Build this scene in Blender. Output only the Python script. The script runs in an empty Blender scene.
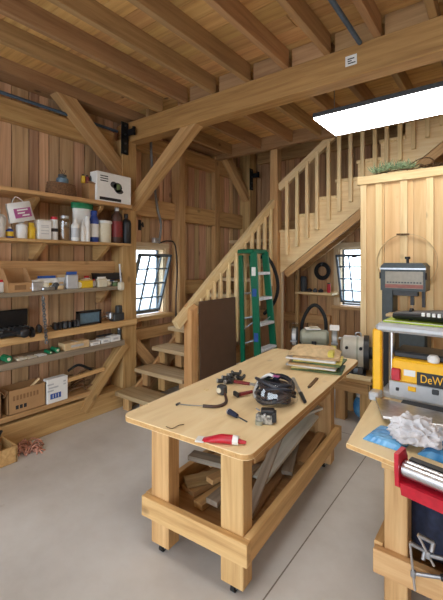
import bpy, bmesh, math, random
from mathutils import Vector, Matrix, Quaternion
random.seed(11)
PI = math.pi
S = bpy.context.scene
COL = S.collection

# ---------------------------------------------------------------- camera
FPX, CX, CY, EYE = 376.0, 221.5, 262.0, 1.62
YAW = math.atan2(283.5, FPX)
cam_d = bpy.data.cameras.new('camera')
cam = bpy.data.objects.new('camera', cam_d)
COL.objects.link(cam)
cam.location = (0, 0, EYE)
cam.rotation_euler = (PI / 2, 0, YAW)
cam_d.sensor_fit = 'AUTO'
cam_d.sensor_width = 36
cam_d.lens = 36 * FPX / 600
cam_d.shift_y = -(300 - CY) / 600
cam_d.clip_start = 0.05
S.camera = cam
_F = Vector((-math.sin(YAW), math.cos(YAW), 0))
_R = Vector((math.cos(YAW), math.sin(YAW), 0))


def ray(x, y):
    return _F + _R * ((x - CX) / FPX) + Vector((0, 0, (CY - y) / FPX))


def onx(x, y, X):
    d = ray(x, y); return Vector((0, 0, EYE)) + d * (X / d.x)


def ony(x, y, Y):
    d = ray(x, y); return Vector((0, 0, EYE)) + d * (Y / d.y)


def onz(x, y, z=0.0):
    d = ray(x, y); return Vector((0, 0, EYE)) + d * ((z - EYE) / d.z)


# ---------------------------------------------------------------- materials
def srgb(r, g, b):
    f = lambda c: (c / 255 / 12.92) if c / 255 <= 0.04045 else ((c / 255 + 0.055) / 1.055) ** 2.4
    return (f(r), f(g), f(b), 1)


def newmat(name):
    m = bpy.data.materials.new(name); m.use_nodes = True
    nt = m.node_tree
    for n in list(nt.nodes): nt.nodes.remove(n)
    out = nt.nodes.new('ShaderNodeOutputMaterial')
    b = nt.nodes.new('ShaderNodeBsdfPrincipled')
    nt.links.new(b.outputs[0], out.inputs[0])
    return m, nt, b, out


def N(nt, t, **kw):
    n = nt.nodes.new(t)
    for k, v in kw.items(): setattr(n, k, v)
    return n


def L(nt, a, b): nt.links.new(a, b)


def ramp(nt, stops):
    r = N(nt, 'ShaderNodeValToRGB')
    e = r.color_ramp.elements
    e[0].position, e[0].color = stops[0]
    e[1].position, e[1].color = stops[-1]
    for p, c in stops[1:-1]:
        q = e.new(p); q.color = c
    return r


def wood(name, cols, grain=(1.0, 16, 16), rough=0.65, knots=0.5, vary=0.25, board=None, axis=0):
    """Timber: streaks along local axis, dark knots, each board of its own tone."""
    cols = [tuple(c[i] * .78 + cols[1][i] * .22 for i in range(3)) for c in cols]
    cols = [(c[0] * .97, c[1] * .965, c[2] * .86, 1) for c in cols]
    m, nt, b, out = newmat(name)
    tc = N(nt, 'ShaderNodeTexCoord')
    oi = N(nt, 'ShaderNodeObjectInfo')
    off = N(nt, 'ShaderNodeVectorMath', operation='SCALE')
    cmb = N(nt, 'ShaderNodeCombineXYZ')
    L(nt, oi.outputs['Random'], cmb.inputs[0]); L(nt, oi.outputs['Random'], cmb.inputs[1]); L(nt, oi.outputs['Random'], cmb.inputs[2])
    L(nt, cmb.outputs[0], off.inputs[0]); off.inputs['Scale'].default_value = 37.0
    add = N(nt, 'ShaderNodeVectorMath', operation='ADD')
    L(nt, tc.outputs['Object'], add.inputs[0]); L(nt, off.outputs[0], add.inputs[1])
    rnd = oi.outputs['Random']
    src = add.outputs[0]
    if board:
        at = N(nt, 'ShaderNodeAttribute', attribute_name='board')
        rnd = at.outputs['Fac']
        c2 = N(nt, 'ShaderNodeCombineXYZ')
        mm = N(nt, 'ShaderNodeMath', operation='MULTIPLY'); mm.inputs[1].default_value = 53.0
        L(nt, rnd, mm.inputs[0])
        for i in range(3): L(nt, mm.outputs[0], c2.inputs[i])
        add2 = N(nt, 'ShaderNodeVectorMath', operation='ADD')
        L(nt, src, add2.inputs[0]); L(nt, c2.outputs[0], add2.inputs[1]); src = add2.outputs[0]
    g = list(grain)
    if axis == 1: g = [grain[1], grain[0], grain[2]]
    if axis == 2: g = [grain[1], grain[2], grain[0]]
    mp = N(nt, 'ShaderNodeMapping'); mp.inputs['Scale'].default_value = g
    L(nt, src, mp.inputs[0])
    n1 = N(nt, 'ShaderNodeTexNoise'); n1.inputs['Scale'].default_value = 1.6; n1.inputs['Detail'].default_value = 5; n1.inputs['Roughness'].default_value = 0.6
    n1.inputs['Distortion'].default_value = 0.5
    L(nt, mp.outputs[0], n1.inputs['Vector'])
    r = ramp(nt, [(0.28, cols[0]), (0.5, cols[1]), (0.72, cols[2])])
    L(nt, n1.outputs['Fac'], r.inputs[0])
    # knots
    k = (2.3, 3.6, 3.6) if axis == 0 else (3.6, 2.3, 3.6) if axis == 1 else (3.6, 3.6, 2.3)
    mp2 = N(nt, 'ShaderNodeMapping'); mp2.inputs['Scale'].default_value = k
    L(nt, src, mp2.inputs[0])
    v = N(nt, 'ShaderNodeTexVoronoi'); v.inputs['Scale'].default_value = 1.0; v.inputs['Randomness'].default_value = 1.0
    L(nt, mp2.outputs[0], v.inputs['Vector'])
    kr = ramp(nt, [(0.05, (1, 1, 1, 1)), (0.105, (0, 0, 0, 1))])
    L(nt, v.outputs['Distance'], kr.inputs[0])
    km = N(nt, 'ShaderNodeMath', operation='MULTIPLY'); km.inputs[1].default_value = knots
    L(nt, kr.outputs[0], km.inputs[0])
    mx = N(nt, 'ShaderNodeMix', data_type='RGBA')
    L(nt, km.outputs[0], mx.inputs[0]); L(nt, r.outputs[0], mx.inputs[6]); mx.inputs[7].default_value = (cols[0][0] * .3, cols[0][1] * .25, cols[0][2] * .25, 1)
    hv = N(nt, 'ShaderNodeHueSaturation')
    mr = N(nt, 'ShaderNodeMapRange'); mr.inputs[3].default_value = 1 - vary; mr.inputs[4].default_value = 1 + vary
    L(nt, rnd, mr.inputs[0]); L(nt, mr.outputs[0], hv.inputs['Value'])
    fr = N(nt, 'ShaderNodeMath', operation='FRACT'); m7 = N(nt, 'ShaderNodeMath', operation='MULTIPLY'); m7.inputs[1].default_value = 7.31
    L(nt, rnd, m7.inputs[0]); L(nt, m7.outputs[0], fr.inputs[0])
    mh = N(nt, 'ShaderNodeMapRange'); mh.inputs[3].default_value = 0.5 - vary * .06; mh.inputs[4].default_value = 0.5 + vary * .04
    L(nt, fr.outputs[0], mh.inputs[0]); L(nt, mh.outputs[0], hv.inputs['Hue'])
    L(nt, mx.outputs[2], hv.inputs['Color'])
    L(nt, hv.outputs[0], b.inputs['Base Color'])
    b.inputs['Roughness'].default_value = rough
    bp = N(nt, 'ShaderNodeBump'); bp.inputs['Strength'].default_value = 0.12; bp.inputs['Distance'].default_value = 0.004
    L(nt, n1.outputs['Fac'], bp.inputs['Height']); L(nt, bp.outputs[0], b.inputs['Normal'])
    return m


def plain(name, c, rough=0.5, metal=0.0, mott=0.12, scale=30.0, c2=None, coat=0.0):
    m, nt, b, out = newmat(name)
    tc = N(nt, 'ShaderNodeTexCoord')
    n = N(nt, 'ShaderNodeTexNoise'); n.inputs['Scale'].default_value = scale; n.inputs['Detail'].default_value = 3
    L(nt, tc.outputs['Object'], n.inputs['Vector'])
    lo = tuple(v * (1 - mott) for v in c[:3]) + (1,)
    hi = c2 if c2 else tuple(min(1, v * (1 + mott)) for v in c[:3]) + (1,)
    r = ramp(nt, [(0.35, lo), (0.65, hi)])
    L(nt, n.outputs['Fac'], r.inputs[0]); L(nt, r.outputs[0], b.inputs['Base Color'])
    b.inputs['Roughness'].default_value = rough; b.inputs['Metallic'].default_value = metal
    b.inputs['Coat Weight'].default_value = coat
    return m


def emit(name, c, s):
    m, nt, b, out = newmat(name)
    b.inputs['Base Color'].default_value = (.9, .9, .9, 1)
    b.inputs['Emission Color'].default_value = c; b.inputs['Emission Strength'].default_value = s
    return m


def glass(name, tint=(.93, .97, 1, 1), gl=0.08):
    m, nt, b, out = newmat(name)
    nt.nodes.remove(b)
    t = N(nt, 'ShaderNodeBsdfTransparent'); t.inputs[0].default_value = tint
    g = N(nt, 'ShaderNodeBsdfGlossy'); g.inputs['Roughness'].default_value = 0.05
    mx = N(nt, 'ShaderNodeMixShader'); mx.inputs[0].default_value = gl
    L(nt, t.outputs[0], mx.inputs[1]); L(nt, g.outputs[0], mx.inputs[2]); L(nt, mx.outputs[0], out.inputs[0])
    return m


M = {}
M['timber'] = wood('timber', [srgb(152, 114, 72), srgb(194, 154, 106), srgb(216, 182, 134)], vary=.12)
M['beam'] = wood('beam_timber', [srgb(140, 102, 58), srgb(174, 134, 82), srgb(196, 158, 102)], vary=.06, knots=.7)
M['joist'] = wood('joist_timber', [srgb(136, 102, 70), srgb(172, 136, 98), srgb(192, 158, 118)], vary=.14, knots=.75)
M['pale'] = wood('pale_pine', [srgb(216, 182, 134), srgb(238, 210, 164), srgb(248, 226, 188)], vary=.08, knots=.4)
M['bench'] = wood('bench_timber', [srgb(172, 128, 82), srgb(206, 164, 114), srgb(226, 190, 142)], vary=.10, knots=.6)
M['ply'] = wood('plywood', [srgb(226, 198, 154), srgb(240, 216, 176), srgb(246, 228, 196)], grain=(1.2, 7, 7), vary=.05, knots=.25, axis=1)
M['tread'] = wood('worn_tread', [srgb(166, 138, 106), srgb(198, 172, 138), srgb(216, 194, 164)], vary=.1)
M['grey'] = wood('grey_weathered', [srgb(112, 100, 88), srgb(146, 132, 116), srgb(168, 156, 140)], vary=.1, knots=.2)
M['scrap'] = wood('scrap_wood', [srgb(150, 112, 76), srgb(186, 146, 104), srgb(206, 172, 132)], vary=.3)
M['scrap_grey'] = wood('grey_scrap', [srgb(120, 108, 98), srgb(152, 140, 130), srgb(180, 170, 160)], vary=.15)
M['wallb'] = wood('wall_boards', [srgb(158, 122, 94), srgb(212, 174, 138), srgb(234, 202, 170)], grain=(.7, 14, 14), vary=.34, board=True, axis=2, knots=.6)
M['wallback'] = wood('back_wall_boards', [srgb(142, 102, 72), srgb(190, 146, 108), srgb(214, 174, 134)], grain=(.7, 14, 14), vary=.2, board=True, axis=2, knots=.6)
M['deck'] = wood('ceiling_deck', [srgb(162, 116, 70), srgb(204, 160, 106), srgb(222, 184, 130)], grain=(.7, 12, 12), vary=.18, board=True, axis=0, knots=.85)
M['partition'] = wood('partition_boards', [srgb(206, 160, 112), srgb(226, 188, 142), srgb(238, 206, 164)], grain=(.6, 10, 10), vary=.06, board=True, axis=2, knots=.6)
M['hardboard'] = plain('hardboard', srgb(92, 68, 52), .55, mott=.06, scale=8)
M['black'] = plain('black_plastic', srgb(32, 32, 34), .45)
M['blacksteel'] = plain('black_steel', srgb(26, 26, 28), .5, .3)
M['rubber'] = plain('black_rubber', srgb(24, 24, 25), .8)
M['darkgrey'] = plain('dark_grey', srgb(62, 64, 66), .5)
M['sawgreen'] = plain('dark_green_grey_enamel', srgb(54, 62, 62), .4)
M['white'] = plain('white_plastic', srgb(226, 226, 222), .45, mott=.03)
M['cream'] = plain('cream_plastic', srgb(216, 208, 184), .5, mott=.04)
M['yellow'] = plain('yellow_plastic', srgb(222, 184, 40), .45, mott=.04)
M['toolyellow'] = plain('yellow_enamel', srgb(244, 184, 20), .4, mott=.03)
M['blue'] = plain('blue_plastic', srgb(40, 66, 140), .4)
M['navy'] = plain('navy_cloth', srgb(30, 36, 58), .8, mott=.3)
M['green'] = plain('green_plastic', srgb(28, 128, 84), .45)
M['laddergreen'] = plain('ladder_fibreglass_green', srgb(2, 104, 72), .4, mott=.05)
M['red'] = plain('red_plastic', srgb(186, 28, 46), .4)
M['darkred'] = plain('dark_red_label', srgb(120, 34, 34), .5)
M['brown'] = plain('brown_plastic', srgb(70, 46, 34), .5)
M['purple'] = plain('magenta_print', srgb(168, 84, 138), .6)
M['card'] = plain('cardboard', srgb(176, 136, 92), .85, mott=.06, scale=12)
M['cardedge'] = plain('cardboard_inside', srgb(140, 104, 68), .9, mott=.08)
M['paper'] = plain('white_paper', srgb(232, 232, 228), .8, mott=.02)
M['ink'] = plain('dark_ink', srgb(44, 42, 42), .8)
M['blueink'] = plain('blue_ink', srgb(44, 84, 160), .7)
M['steel'] = plain('bare_steel', srgb(176, 178, 182), .35, .85)
M['chrome'] = plain('chrome', srgb(214, 216, 220), .28, 1.0, mott=.02)
M['alu'] = plain('aluminium', srgb(196, 198, 202), .4, .6)
M['planergrey'] = plain('grey_casting', srgb(188, 190, 192), .45, .2, mott=.04)
M['conduit'] = plain('blue_grey_conduit', srgb(76, 96, 116), .5)
M['greyhose'] = plain('grey_conduit', srgb(124, 122, 120), .5)
M['motor'] = plain('grey_green_enamel', srgb(160, 162, 144), .45, .1, mott=.1, scale=9)
M['motor2'] = plain('pale_grey_enamel', srgb(196, 192, 178), .45, .1, mott=.1, scale=9)
M['frame_dark'] = plain('dark_window_steel', srgb(98, 108, 116), .5, .2)
M['casing'] = wood('window_casing', [srgb(196, 168, 134), srgb(216, 192, 162), srgb(228, 208, 182)], vary=.05, knots=.2)
M['clear'] = glass('clear_plastic', (.95, .95, .95, 1), .12)
M['glass'] = glass('window_glass')
M['jarglass'] = glass('jar_glass', (.86, .88, .86, 1), .15)
M['cloth'] = plain('white_grey_cloth', srgb(196, 194, 196), .9, mott=.12, scale=14, c2=srgb(222, 220, 222))
M['bluebag'] = plain('blue_film', srgb(58, 140, 206), .25, mott=.15, scale=9, c2=srgb(120, 188, 232))
M['greenleaf'] = plain('green_needles', srgb(150, 172, 132), .7, mott=.3)
M['twig'] = plain('dry_twig', srgb(112, 84, 56), .85)
M['shred'] = plain('red_shreds', srgb(190, 138, 118), .85, mott=.4)
M['lime'] = plain('lime_plastic', srgb(176, 200, 60), .5)
M['teal'] = plain('blue_grey_glass', srgb(96, 122, 138), .3)
M['magred'] = plain('tan_print', srgb(196, 160, 110), .6, mott=.25, scale=18)
M['magyel'] = plain('yellow_print', srgb(206, 190, 84), .6, mott=.25, scale=18)
M['maggrn'] = plain('green_print', srgb(92, 112, 72), .6, mott=.3, scale=18)
M['tan'] = plain('tan_paper', srgb(206, 178, 134), .8, mott=.1)
M['sand'] = plain('beige_window', srgb(150, 142, 124), .3, mott=.06)
M['sawred'] = plain('orange_red_strip', srgb(150, 92, 80), .5)
M['diffuser'] = emit('light_diffuser', (1, .985, .96, 1), 8.0)
M['wicker'] = plain('wicker', srgb(116, 84, 56), .8, mott=.4, scale=60)


def concrete():
    m, nt, b, out = newmat('concrete')
    tc = N(nt, 'ShaderNodeTexCoord')
    n = N(nt, 'ShaderNodeTexNoise'); n.inputs['Scale'].default_value = 1.3; n.inputs['Detail'].default_value = 8; n.inputs['Roughness'].default_value = .62
    L(nt, tc.outputs['Object'], n.inputs['Vector'])
    r = ramp(nt, [(.3, srgb(186, 180, 172)), (.55, srgb(206, 202, 196)), (.75, srgb(218, 216, 212))])
    L(nt, n.outputs['Fac'], r.inputs[0])
    n2 = N(nt, 'ShaderNodeTexNoise'); n2.inputs['Scale'].default_value = 6.5; n2.inputs['Detail'].default_value = 4
    L(nt, tc.outputs['Object'], n2.inputs['Vector'])
    r2 = ramp(nt, [(.70, (0, 0, 0, 1)), (.80, (1, 1, 1, 1))])
    L(nt, n2.outputs['Fac'], r2.inputs[0])
    mlt = N(nt, 'ShaderNodeMath', operation='MULTIPLY'); mlt.inputs[1].default_value = .35
    L(nt, r2.outputs[0], mlt.inputs[0])
    mx = N(nt, 'ShaderNodeMix', data_type='RGBA'); L(nt, mlt.outputs[0], mx.inputs[0]); L(nt, r.outputs[0], mx.inputs[6]); mx.inputs[7].default_value = srgb(150, 128, 100)
    L(nt, mx.outputs[2], b.inputs['Base Color'])
    b.inputs['Roughness'].default_value = .5
    return m


M['concrete'] = concrete()
M['joint'] = plain('joint_line', srgb(128, 120, 110), .8)
M['gravel'] = plain('pale_gravel', srgb(206, 210, 214), .9, mott=.08, scale=5)


# ---------------------------------------------------------------- mesh helpers
def new_bm(): return bmesh.new()


def xf(bm, verts, mat): bmesh.ops.transform(bm, matrix=mat, verts=verts)


def box(bm, c, s, rz=0.0, bev=0.0, rot=None):
    r = bmesh.ops.create_cube(bm, size=1.0)
    vs = r['verts']
    bmesh.ops.scale(bm, vec=s, verts=vs)
    if bev > 0:
        es = list({e for v in vs for e in v.link_edges})
        rb = bmesh.ops.bevel(bm, geom=es, offset=min(bev, min(s) * .4), segments=1, affect='EDGES', profile=.5)
        vs = list({v for f in rb['faces'] for v in f.verts})
    mat = Matrix.Translation(Vector(c)) @ (rot if rot else Matrix.Rotation(rz, 4, 'Z'))
    xf(bm, vs, mat)
    return vs


def frame_to(p0, p1):
    d = Vector(p1) - Vector(p0)
    q = d.to_track_quat('Z', 'Y')
    return Matrix.Translation((Vector(p0) + Vector(p1)) / 2) @ q.to_matrix().to_4x4(), d.length


def cyl(bm, p0, p1, r0, r1=None, seg=16, caps=True):
    r1 = r0 if r1 is None else r1
    m, ln = frame_to(p0, p1)
    r = bmesh.ops.create_cone(bm, cap_ends=caps, segments=seg, radius1=r0, radius2=r1, depth=ln)
    xf(bm, r['verts'], m)
    return r['verts']


def ball(bm, c, s, seg=14):
    r = bmesh.ops.create_uvsphere(bm, u_segments=seg, v_segments=max(6, seg * 2 // 3), radius=1.0)
    bmesh.ops.scale(bm, vec=s if hasattr(s, '__len__') else (s, s, s), verts=r['verts'])
    bmesh.ops.translate(bm, vec=c, verts=r['verts'])
    return r['verts']


def lathe(bm, prof, c=(0, 0, 0), seg=20, sx=1.0, sy=1.0):
    rings = []
    for rad, z in prof:
        rings.append([bm.verts.new((c[0] + rad * sx * math.cos(2 * PI * i / seg), c[1] + rad * sy * math.sin(2 * PI * i / seg), c[2] + z)) for i in range(seg)])
    for a, b in zip(rings, rings[1:]):
        for i in range(seg):
            j = (i + 1) % seg
            bm.faces.new((a[i], a[j], b[j], b[i]))
    bm.faces.new(list(reversed(rings[0]))); bm.faces.new(rings[-1])


def smooth_pts(pts, n=6):
    P = [Vector(p) for p in pts]
    out = []
    for i in range(len(P) - 1):
        p0 = P[max(i - 1, 0)]; p1 = P[i]; p2 = P[i + 1]; p3 = P[min(i + 2, len(P) - 1)]
        for k in range(n):
            t = k / n
            out.append(.5 * ((2 * p1) + (p2 - p0) * t + (2 * p0 - 5 * p1 + 4 * p2 - p3) * t * t + (3 * p1 - p0 - 3 * p2 + p3) * t ** 3))
    out.append(P[-1])
    return out


def tube(bm, pts, r, seg=8, closed=False, sm=6, r1=None):
    P = smooth_pts(pts, sm) if sm else [Vector(p) for p in pts]
    if closed and (P[0] - P[-1]).length < 1e-6: P = P[:-1]
    n = len(P); rings = []; up = None
    for i, p in enumerate(P):
        a = P[(i - 1) % n] if closed else P[max(i - 1, 0)]
        b = P[(i + 1) % n] if closed else P[min(i + 1, n - 1)]
        t = (b - a).normalized()
        if up is None:
            up = t.orthogonal().normalized()
        up = (up - t * up.dot(t))
        up = up.normalized() if up.length > 1e-6 else t.orthogonal().normalized()
        s = t.cross(up)
        rr = r if r1 is None else r + (r1 - r) * i / max(1, n - 1)
        rings.append([bm.verts.new(p + (up * math.cos(2 * PI * k / seg) + s * math.sin(2 * PI * k / seg)) * rr) for k in range(seg)])
    last = n if closed else n - 1
    for i in range(last):
        a, b = rings[i], rings[(i + 1) % n]
        for k in range(seg):
            j = (k + 1) % seg
            try: bm.faces.new((a[k], a[j], b[j], b[k]))
            except ValueError: pass
    if not closed:
        bm.faces.new(list(reversed(rings[0]))); bm.faces.new(rings[-1])


def prism(bm, poly, axis, a, b):
    """poly of 2D points extruded along axis from a to b. axis 'x': (y,z); 'y': (x,z); 'z': (x,y)"""
    def P(u, v, t):
        return (t, u, v) if axis == 'x' else (u, t, v) if axis == 'y' else (u, v, t)
    A = [bm.verts.new(P(u, v, a)) for u, v in poly]
    B = [bm.verts.new(P(u, v, b)) for u, v in poly]
    n = len(poly)
    fs = [bm.faces.new(A), bm.faces.new(list(reversed(B)))]
    for i in range(n):
        fs.append(bm.faces.new((A[i], B[i], B[(i + 1) % n], A[(i + 1) % n])))
    bmesh.ops.recalc_face_normals(bm, faces=fs)
    return A + B


def mk(name, bm, mat, parent=None, smooth=False, loc=None, mat4=None):
    bmesh.ops.recalc_face_normals(bm, faces=bm.faces[:])
    me = bpy.data.meshes.new(name)
    bm.to_mesh(me); bm.free()
    if smooth:
        for p in me.polygons: p.use_smooth = True
        me.set_sharp_from_angle(angle=math.radians(40))
    me.materials.append(mat if not isinstance(mat, str) else M[mat])
    o = bpy.data.objects.new(name, me)
    COL.objects.link(o)
    if parent is not None: o.parent = parent
    if mat4 is not None: o.matrix_local = mat4
    elif loc is not None: o.location = loc
    return o


def tag(o, label, cat=None, group=None, kind=None):
    o['label'] = label
    if cat: o['category'] = cat
    if group: o['group'] = group
    if kind: o['kind'] = kind
    return o


def thing(name, label, cat, loc=(0, 0, 0), rz=0.0, group=None):
    o = bpy.data.objects.new(name, None)
    o.empty_display_size = .05
    COL.objects.link(o)
    o.location = loc; o.rotation_euler = (0, 0, rz)
    return tag(o, label, cat, group)


def lum(name, p0, p1, w, h, mat, parent=None, up=(0, 0, 1), bev=.003):
    """A straight piece of lumber p0->p1, w across, h along 'up'; grain along its length."""
    p0, p1 = Vector(p0), Vector(p1)
    x = (p1 - p0); ln = x.length; x = x.normalized()
    u = Vector(up)
    if abs(x.dot(u)) > .98: u = Vector((0, 1, 0))
    y = u.cross(x).normalized(); z = x.cross(y)
    m = Matrix(((x.x, y.x, z.x, 0), (x.y, y.y, z.y, 0), (x.z, y.z, z.z, 0), (0, 0, 0, 1)))
    m.translation = (p0 + p1) / 2
    bm = new_bm(); box(bm, (0, 0, 0), (ln, w, h), bev=bev)
    return mk(name, bm, mat, parent, mat4=m)


def struct(o, label=None, cat=None):
    o['kind'] = 'structure'
    if label: o['label'] = label
    return o


def one(name, bm, mat, label, cat, group=None, smooth=False, loc=None):
    return tag(mk(name, bm, mat, smooth=smooth, loc=loc), label, cat, group)


def simple(name, shape, mat, parent, smooth=False):
    bm = new_bm(); shape(bm); return mk(name, bm, mat, parent, smooth)


# ---------------------------------------------------------------- the shell
XL, XR, YF, YB = -3.66, 3.2, -3.2, 5.62
ZC = 3.375     # underside of ceiling boards
ZTOP = 5.0


def boards(name, mat, axis, plane, thick, a0, a1, z0, z1, holes=(), wmin=.09, wmax=.17, seed=1, gap=.010, batten=False):
    """A wall of vertical boards lying in plane x=plane ('x') or y=plane ('y'), thick outwards."""
    rg = random.Random(seed)
    cuts = []
    t = a0
    edges = sorted({a0, a1} | {h[0] for h in holes} | {h[1] for h in holes})
    for e0, e1 in zip(edges, edges[1:]):
        t = e0
        while t < e1 - 1e-6:
            w = rg.uniform(wmin, wmax)
            if e1 - (t + w) < wmin * .6: w = e1 - t
            cuts.append((t, t + w)); t += w
    bm = new_bm()
    ly = bm.faces.layers.float.new('board')
    for (b0, b1) in cuts:
        mid = (b0 + b1) / 2
        spans = [(z0, z1)]
        for h in holes:
            if h[0] < mid < h[1]:
                spans = [(s0, s1) for (p, q) in spans for (s0, s1) in ((p, min(q, h[2])), (max(p, h[3]), q)) if s1 - s0 > 1e-4]
        d = rg.uniform(0, .004); v = rg.random()
        for s0, s1 in spans:
            nb = set(bm.faces)
            c0 = plane - d; c1 = plane + thick
            cc = (c0 + c1) / 2; th = abs(c1 - c0)
            if axis == 'x': box(bm, (cc, mid, (s0 + s1) / 2), (th, b1 - b0 - gap, s1 - s0))
            else: box(bm, (mid, cc, (s0 + s1) / 2), (b1 - b0 - gap, th, s1 - s0))
            for f in bm.faces:
                if f not in nb: f[ly] = v
        # backing strip closes the gap between boards
    o = mk(name, bm, mat)
    return o


W1 = (2.93, 3.56, .95, 1.80)      # window in the left wall  (y0,y1,z0,z1)
W2 = (-2.00, -1.36, .97, 1.83)    # window in the back wall  (x0,x1,z0,z1)
WL = (-2.4, -.2, .75, 2.55)       # light opening of the left wall behind the camera
DF = (-2.6, 1.6, 0.0, 2.9)        # open barn door behind the camera


def sheath(name, axis, plane, thick, a0, a1, z0, z1, holes, mat):
    bm = new_bm()
    es = sorted({a0, a1} | {h[0] for h in holes} | {h[1] for h in holes})
    for e0, e1 in zip(es, es[1:]):
        mid = (e0 + e1) / 2; spans = [(z0, z1)]
        for h in holes:
            if h[0] < mid < h[1]:
                spans = [(s0, s1) for (p, q) in spans for (s0, s1) in ((p, min(q, h[2])), (max(p, h[3]), q)) if s1 - s0 > 1e-4]
        for s0, s1 in spans:
            if axis == 'x': box(bm, (plane + thick / 2, mid, (s0 + s1) / 2), (abs(thick), e1 - e0, s1 - s0))
            else: box(bm, (mid, plane + thick / 2, (s0 + s1) / 2), (e1 - e0, abs(thick), s1 - s0))
    return mk(name, bm, mat)


wl = struct(boards('wall_left', M['wallb'], 'x', XL, -.022, YF, YB + .03, 0, ZTOP, [W1, WL], seed=3), 'left wall of vertical rough pine boards')
sheath('sheathing', 'x', XL - .024, -.03, YF, YB + .03, 0, ZTOP, [W1, WL], M['wallb']).parent = wl
wb = struct(boards('wall_back', M['wallback'], 'y', YB, .022, XL, XR, 0, ZTOP, [W2], seed=5), 'back wall of vertical reddish pine boards')
sheath('sheathing', 'y', YB + .024, .03, XL, XR, 0, ZTOP, [W2], M['wallback']).parent = wb
struct(boards('wall_right', M['wallb'], 'x', XR, .03, YF, YB, 0, ZTOP, [], seed=7, wmin=.2, wmax=.25, gap=0), 'right wall of pine boards')
struct(boards('wall_front', M['wallb'], 'y', YF, -.03, XL, XR, 0, ZTOP, [DF], seed=9, wmin=.2, wmax=.25, gap=0), 'front wall of pine boards with a wide open doorway')

bm = new_bm(); box(bm, ((XL + XR) / 2, (YF + YB) / 2, -.06), (XR - XL + .1, YB - YF + .1, .12))
fl = struct(mk('floor', bm, M['concrete']), 'pale grey concrete floor slab')
bm = new_bm()
box(bm, (-.925, 1.2, .0005), (.007, YB - YF, .0012))
box(bm, (0, .45, .0005), (XR - XL, .006, .0012))
box(bm, (0, 3.55, .0005), (XR - XL, .006, .0012))
mk('control_joint', bm, M['joint'], fl)
bm = new_bm(); box(bm, (0, 0, -.2), (60, 60, .1))
struct(mk('ground', bm, M['gravel']), 'pale ground outside')

# ceiling boards run across the joists, with the stairwell left open at the back
rg = random.Random(21)
bm = new_bm(); ly = bm.faces.layers.float.new('board')
y = YF
while y < 4.66:
    w = min(.17, 4.66 - y)
    x = XL
    while x < XR:
        ln = min(rg.uniform(1.6, 3.2), XR - x)
        nb = set(bm.faces)
        box(bm, (x + ln / 2, y + w / 2, ZC + .015 - rg.uniform(0, .002)), (ln - .003, w - .005, .03))
        v = rg.random()
        for f in bm.faces:
            if f not in nb: f[ly] = v
        x += ln
    y += .17
ce = struct(mk('ceiling', bm, M['deck']), 'ceiling of rough pine boards over open joists')
bm = new_bm(); box(bm, (-.2, .7, ZC + .05), (XR - XL, 7.9, .03)); mk('subfloor', bm, M['deck'], ce)
bm = new_bm(); box(bm, ((XL + XR) / 2, (YF + YB) / 2, ZTOP + .03), (XR - XL + .1, YB - YF + .1, .06))
struct(mk('ceiling_upper', bm, M['wallback']), 'roof boards above the stairwell')
bm = new_bm(); box(bm, ((XL + XR) / 2, 4.64, (ZC + ZTOP) / 2 + .04), (XR - XL, .04, ZTOP - ZC - .09))
struct(mk('wall_stairwell', bm, M['wallback']), 'boarded wall above the stair opening')

# heavy frame
YBM = 2.80
main_beam = struct(lum('main_beam', (XL, YBM + .075, 3.105), (XR, YBM + .075, 3.105), .15, .23, M['beam'], bev=.006), 'heavy main beam crossing the room under the joists')
struct(lum('header_beam', (XL, 4.62, 3.285), (XR, 4.62, 3.285), .09, .18, M['joist']), 'header beam at the edge of the stair opening')
for X in (-2.55, -2.19, -1.80, -1.425, -1.07, -.70, -.35, .02, .39, .76, 1.13, 1.5, 1.9, 2.3, 2.7):
    struct(lum('ceiling_joist', (X - .025, YF, 3.2975), (X - .025, YBM + .02, 3.2975), .05, .155, M['joist']), 'ceiling joist in front of the main beam')
struct(lum('ceiling_joist', (-2.93, YF, 3.2975), (-2.93, YBM + .02, 3.2975), .05, .155, M['joist']), 'ceiling joist in front of the main beam')
for X in (-3.25, -2.75, -2.26, -1.86, -1.48, -1.1, -.73, -.36, .02, .4, .8, 1.2, 1.7, 2.2, 2.7):
    struct(lum('ceiling_joist', (X - .025, YBM + .13, 3.2975), (X - .025, 4.58, 3.2975), .05, .155, M['joist']), 'ceiling joist behind the main beam')
for X in (-1.62, -1.245, -.885, -.525, -2.0, -2.37):
    struct(lum('joist_blocking', (X - .155, YBM + .04, 3.295), (X + .155, YBM + .04, 3.295), .04, .15, M['joist']), 'blocking between joists on the main beam')
struct(lum('wall_plate', (-3.54, YF, 3.315), (-3.54, 4.58, 3.315), .22, .118, M['joist']), 'timber plate along the top of the left wall')
# posts
struct(lum('timber_post', (-3.53, 2.80, 0), (-3.53, 2.80, 3.0), .2, .21, M['timber'], up=(1, 0, 0), bev=.005), 'timber post of the left wall under the main beam')
struct(lum('timber_post', (-3.53, 5.43, 0), (-3.53, 5.43, 4.9), .2, .21, M['timber'], up=(1, 0, 0), bev=.005), 'timber post in the far corner')
struct(lum('timber_post', (-3.53, -.1, 0), (-3.53, -.1, 3.3), .2, .21, M['timber'], up=(1, 0, 0), bev=.005), 'timber post of the left wall beside the camera')
struct(lum('wall_stud', (-3.56, 3.745, 0), (-3.56, 3.745, 3.3), .12, .15, M['timber'], up=(1, 0, 0)), 'stud beside the tilted window')
struct(lum('wall_stud', (-3.60, 4.62, 1.3), (-3.60, 4.62, 3.3), .12, .08, M['timber'], up=(1, 0, 0)), 'stud above the lower stair flight')
struct(lum('timber_sill', (-3.52, -.0, .105), (-3.52, 2.70, .105), .2, .21, M['timber'], bev=.006), 'sill beam on the floor along the left wall')
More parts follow.
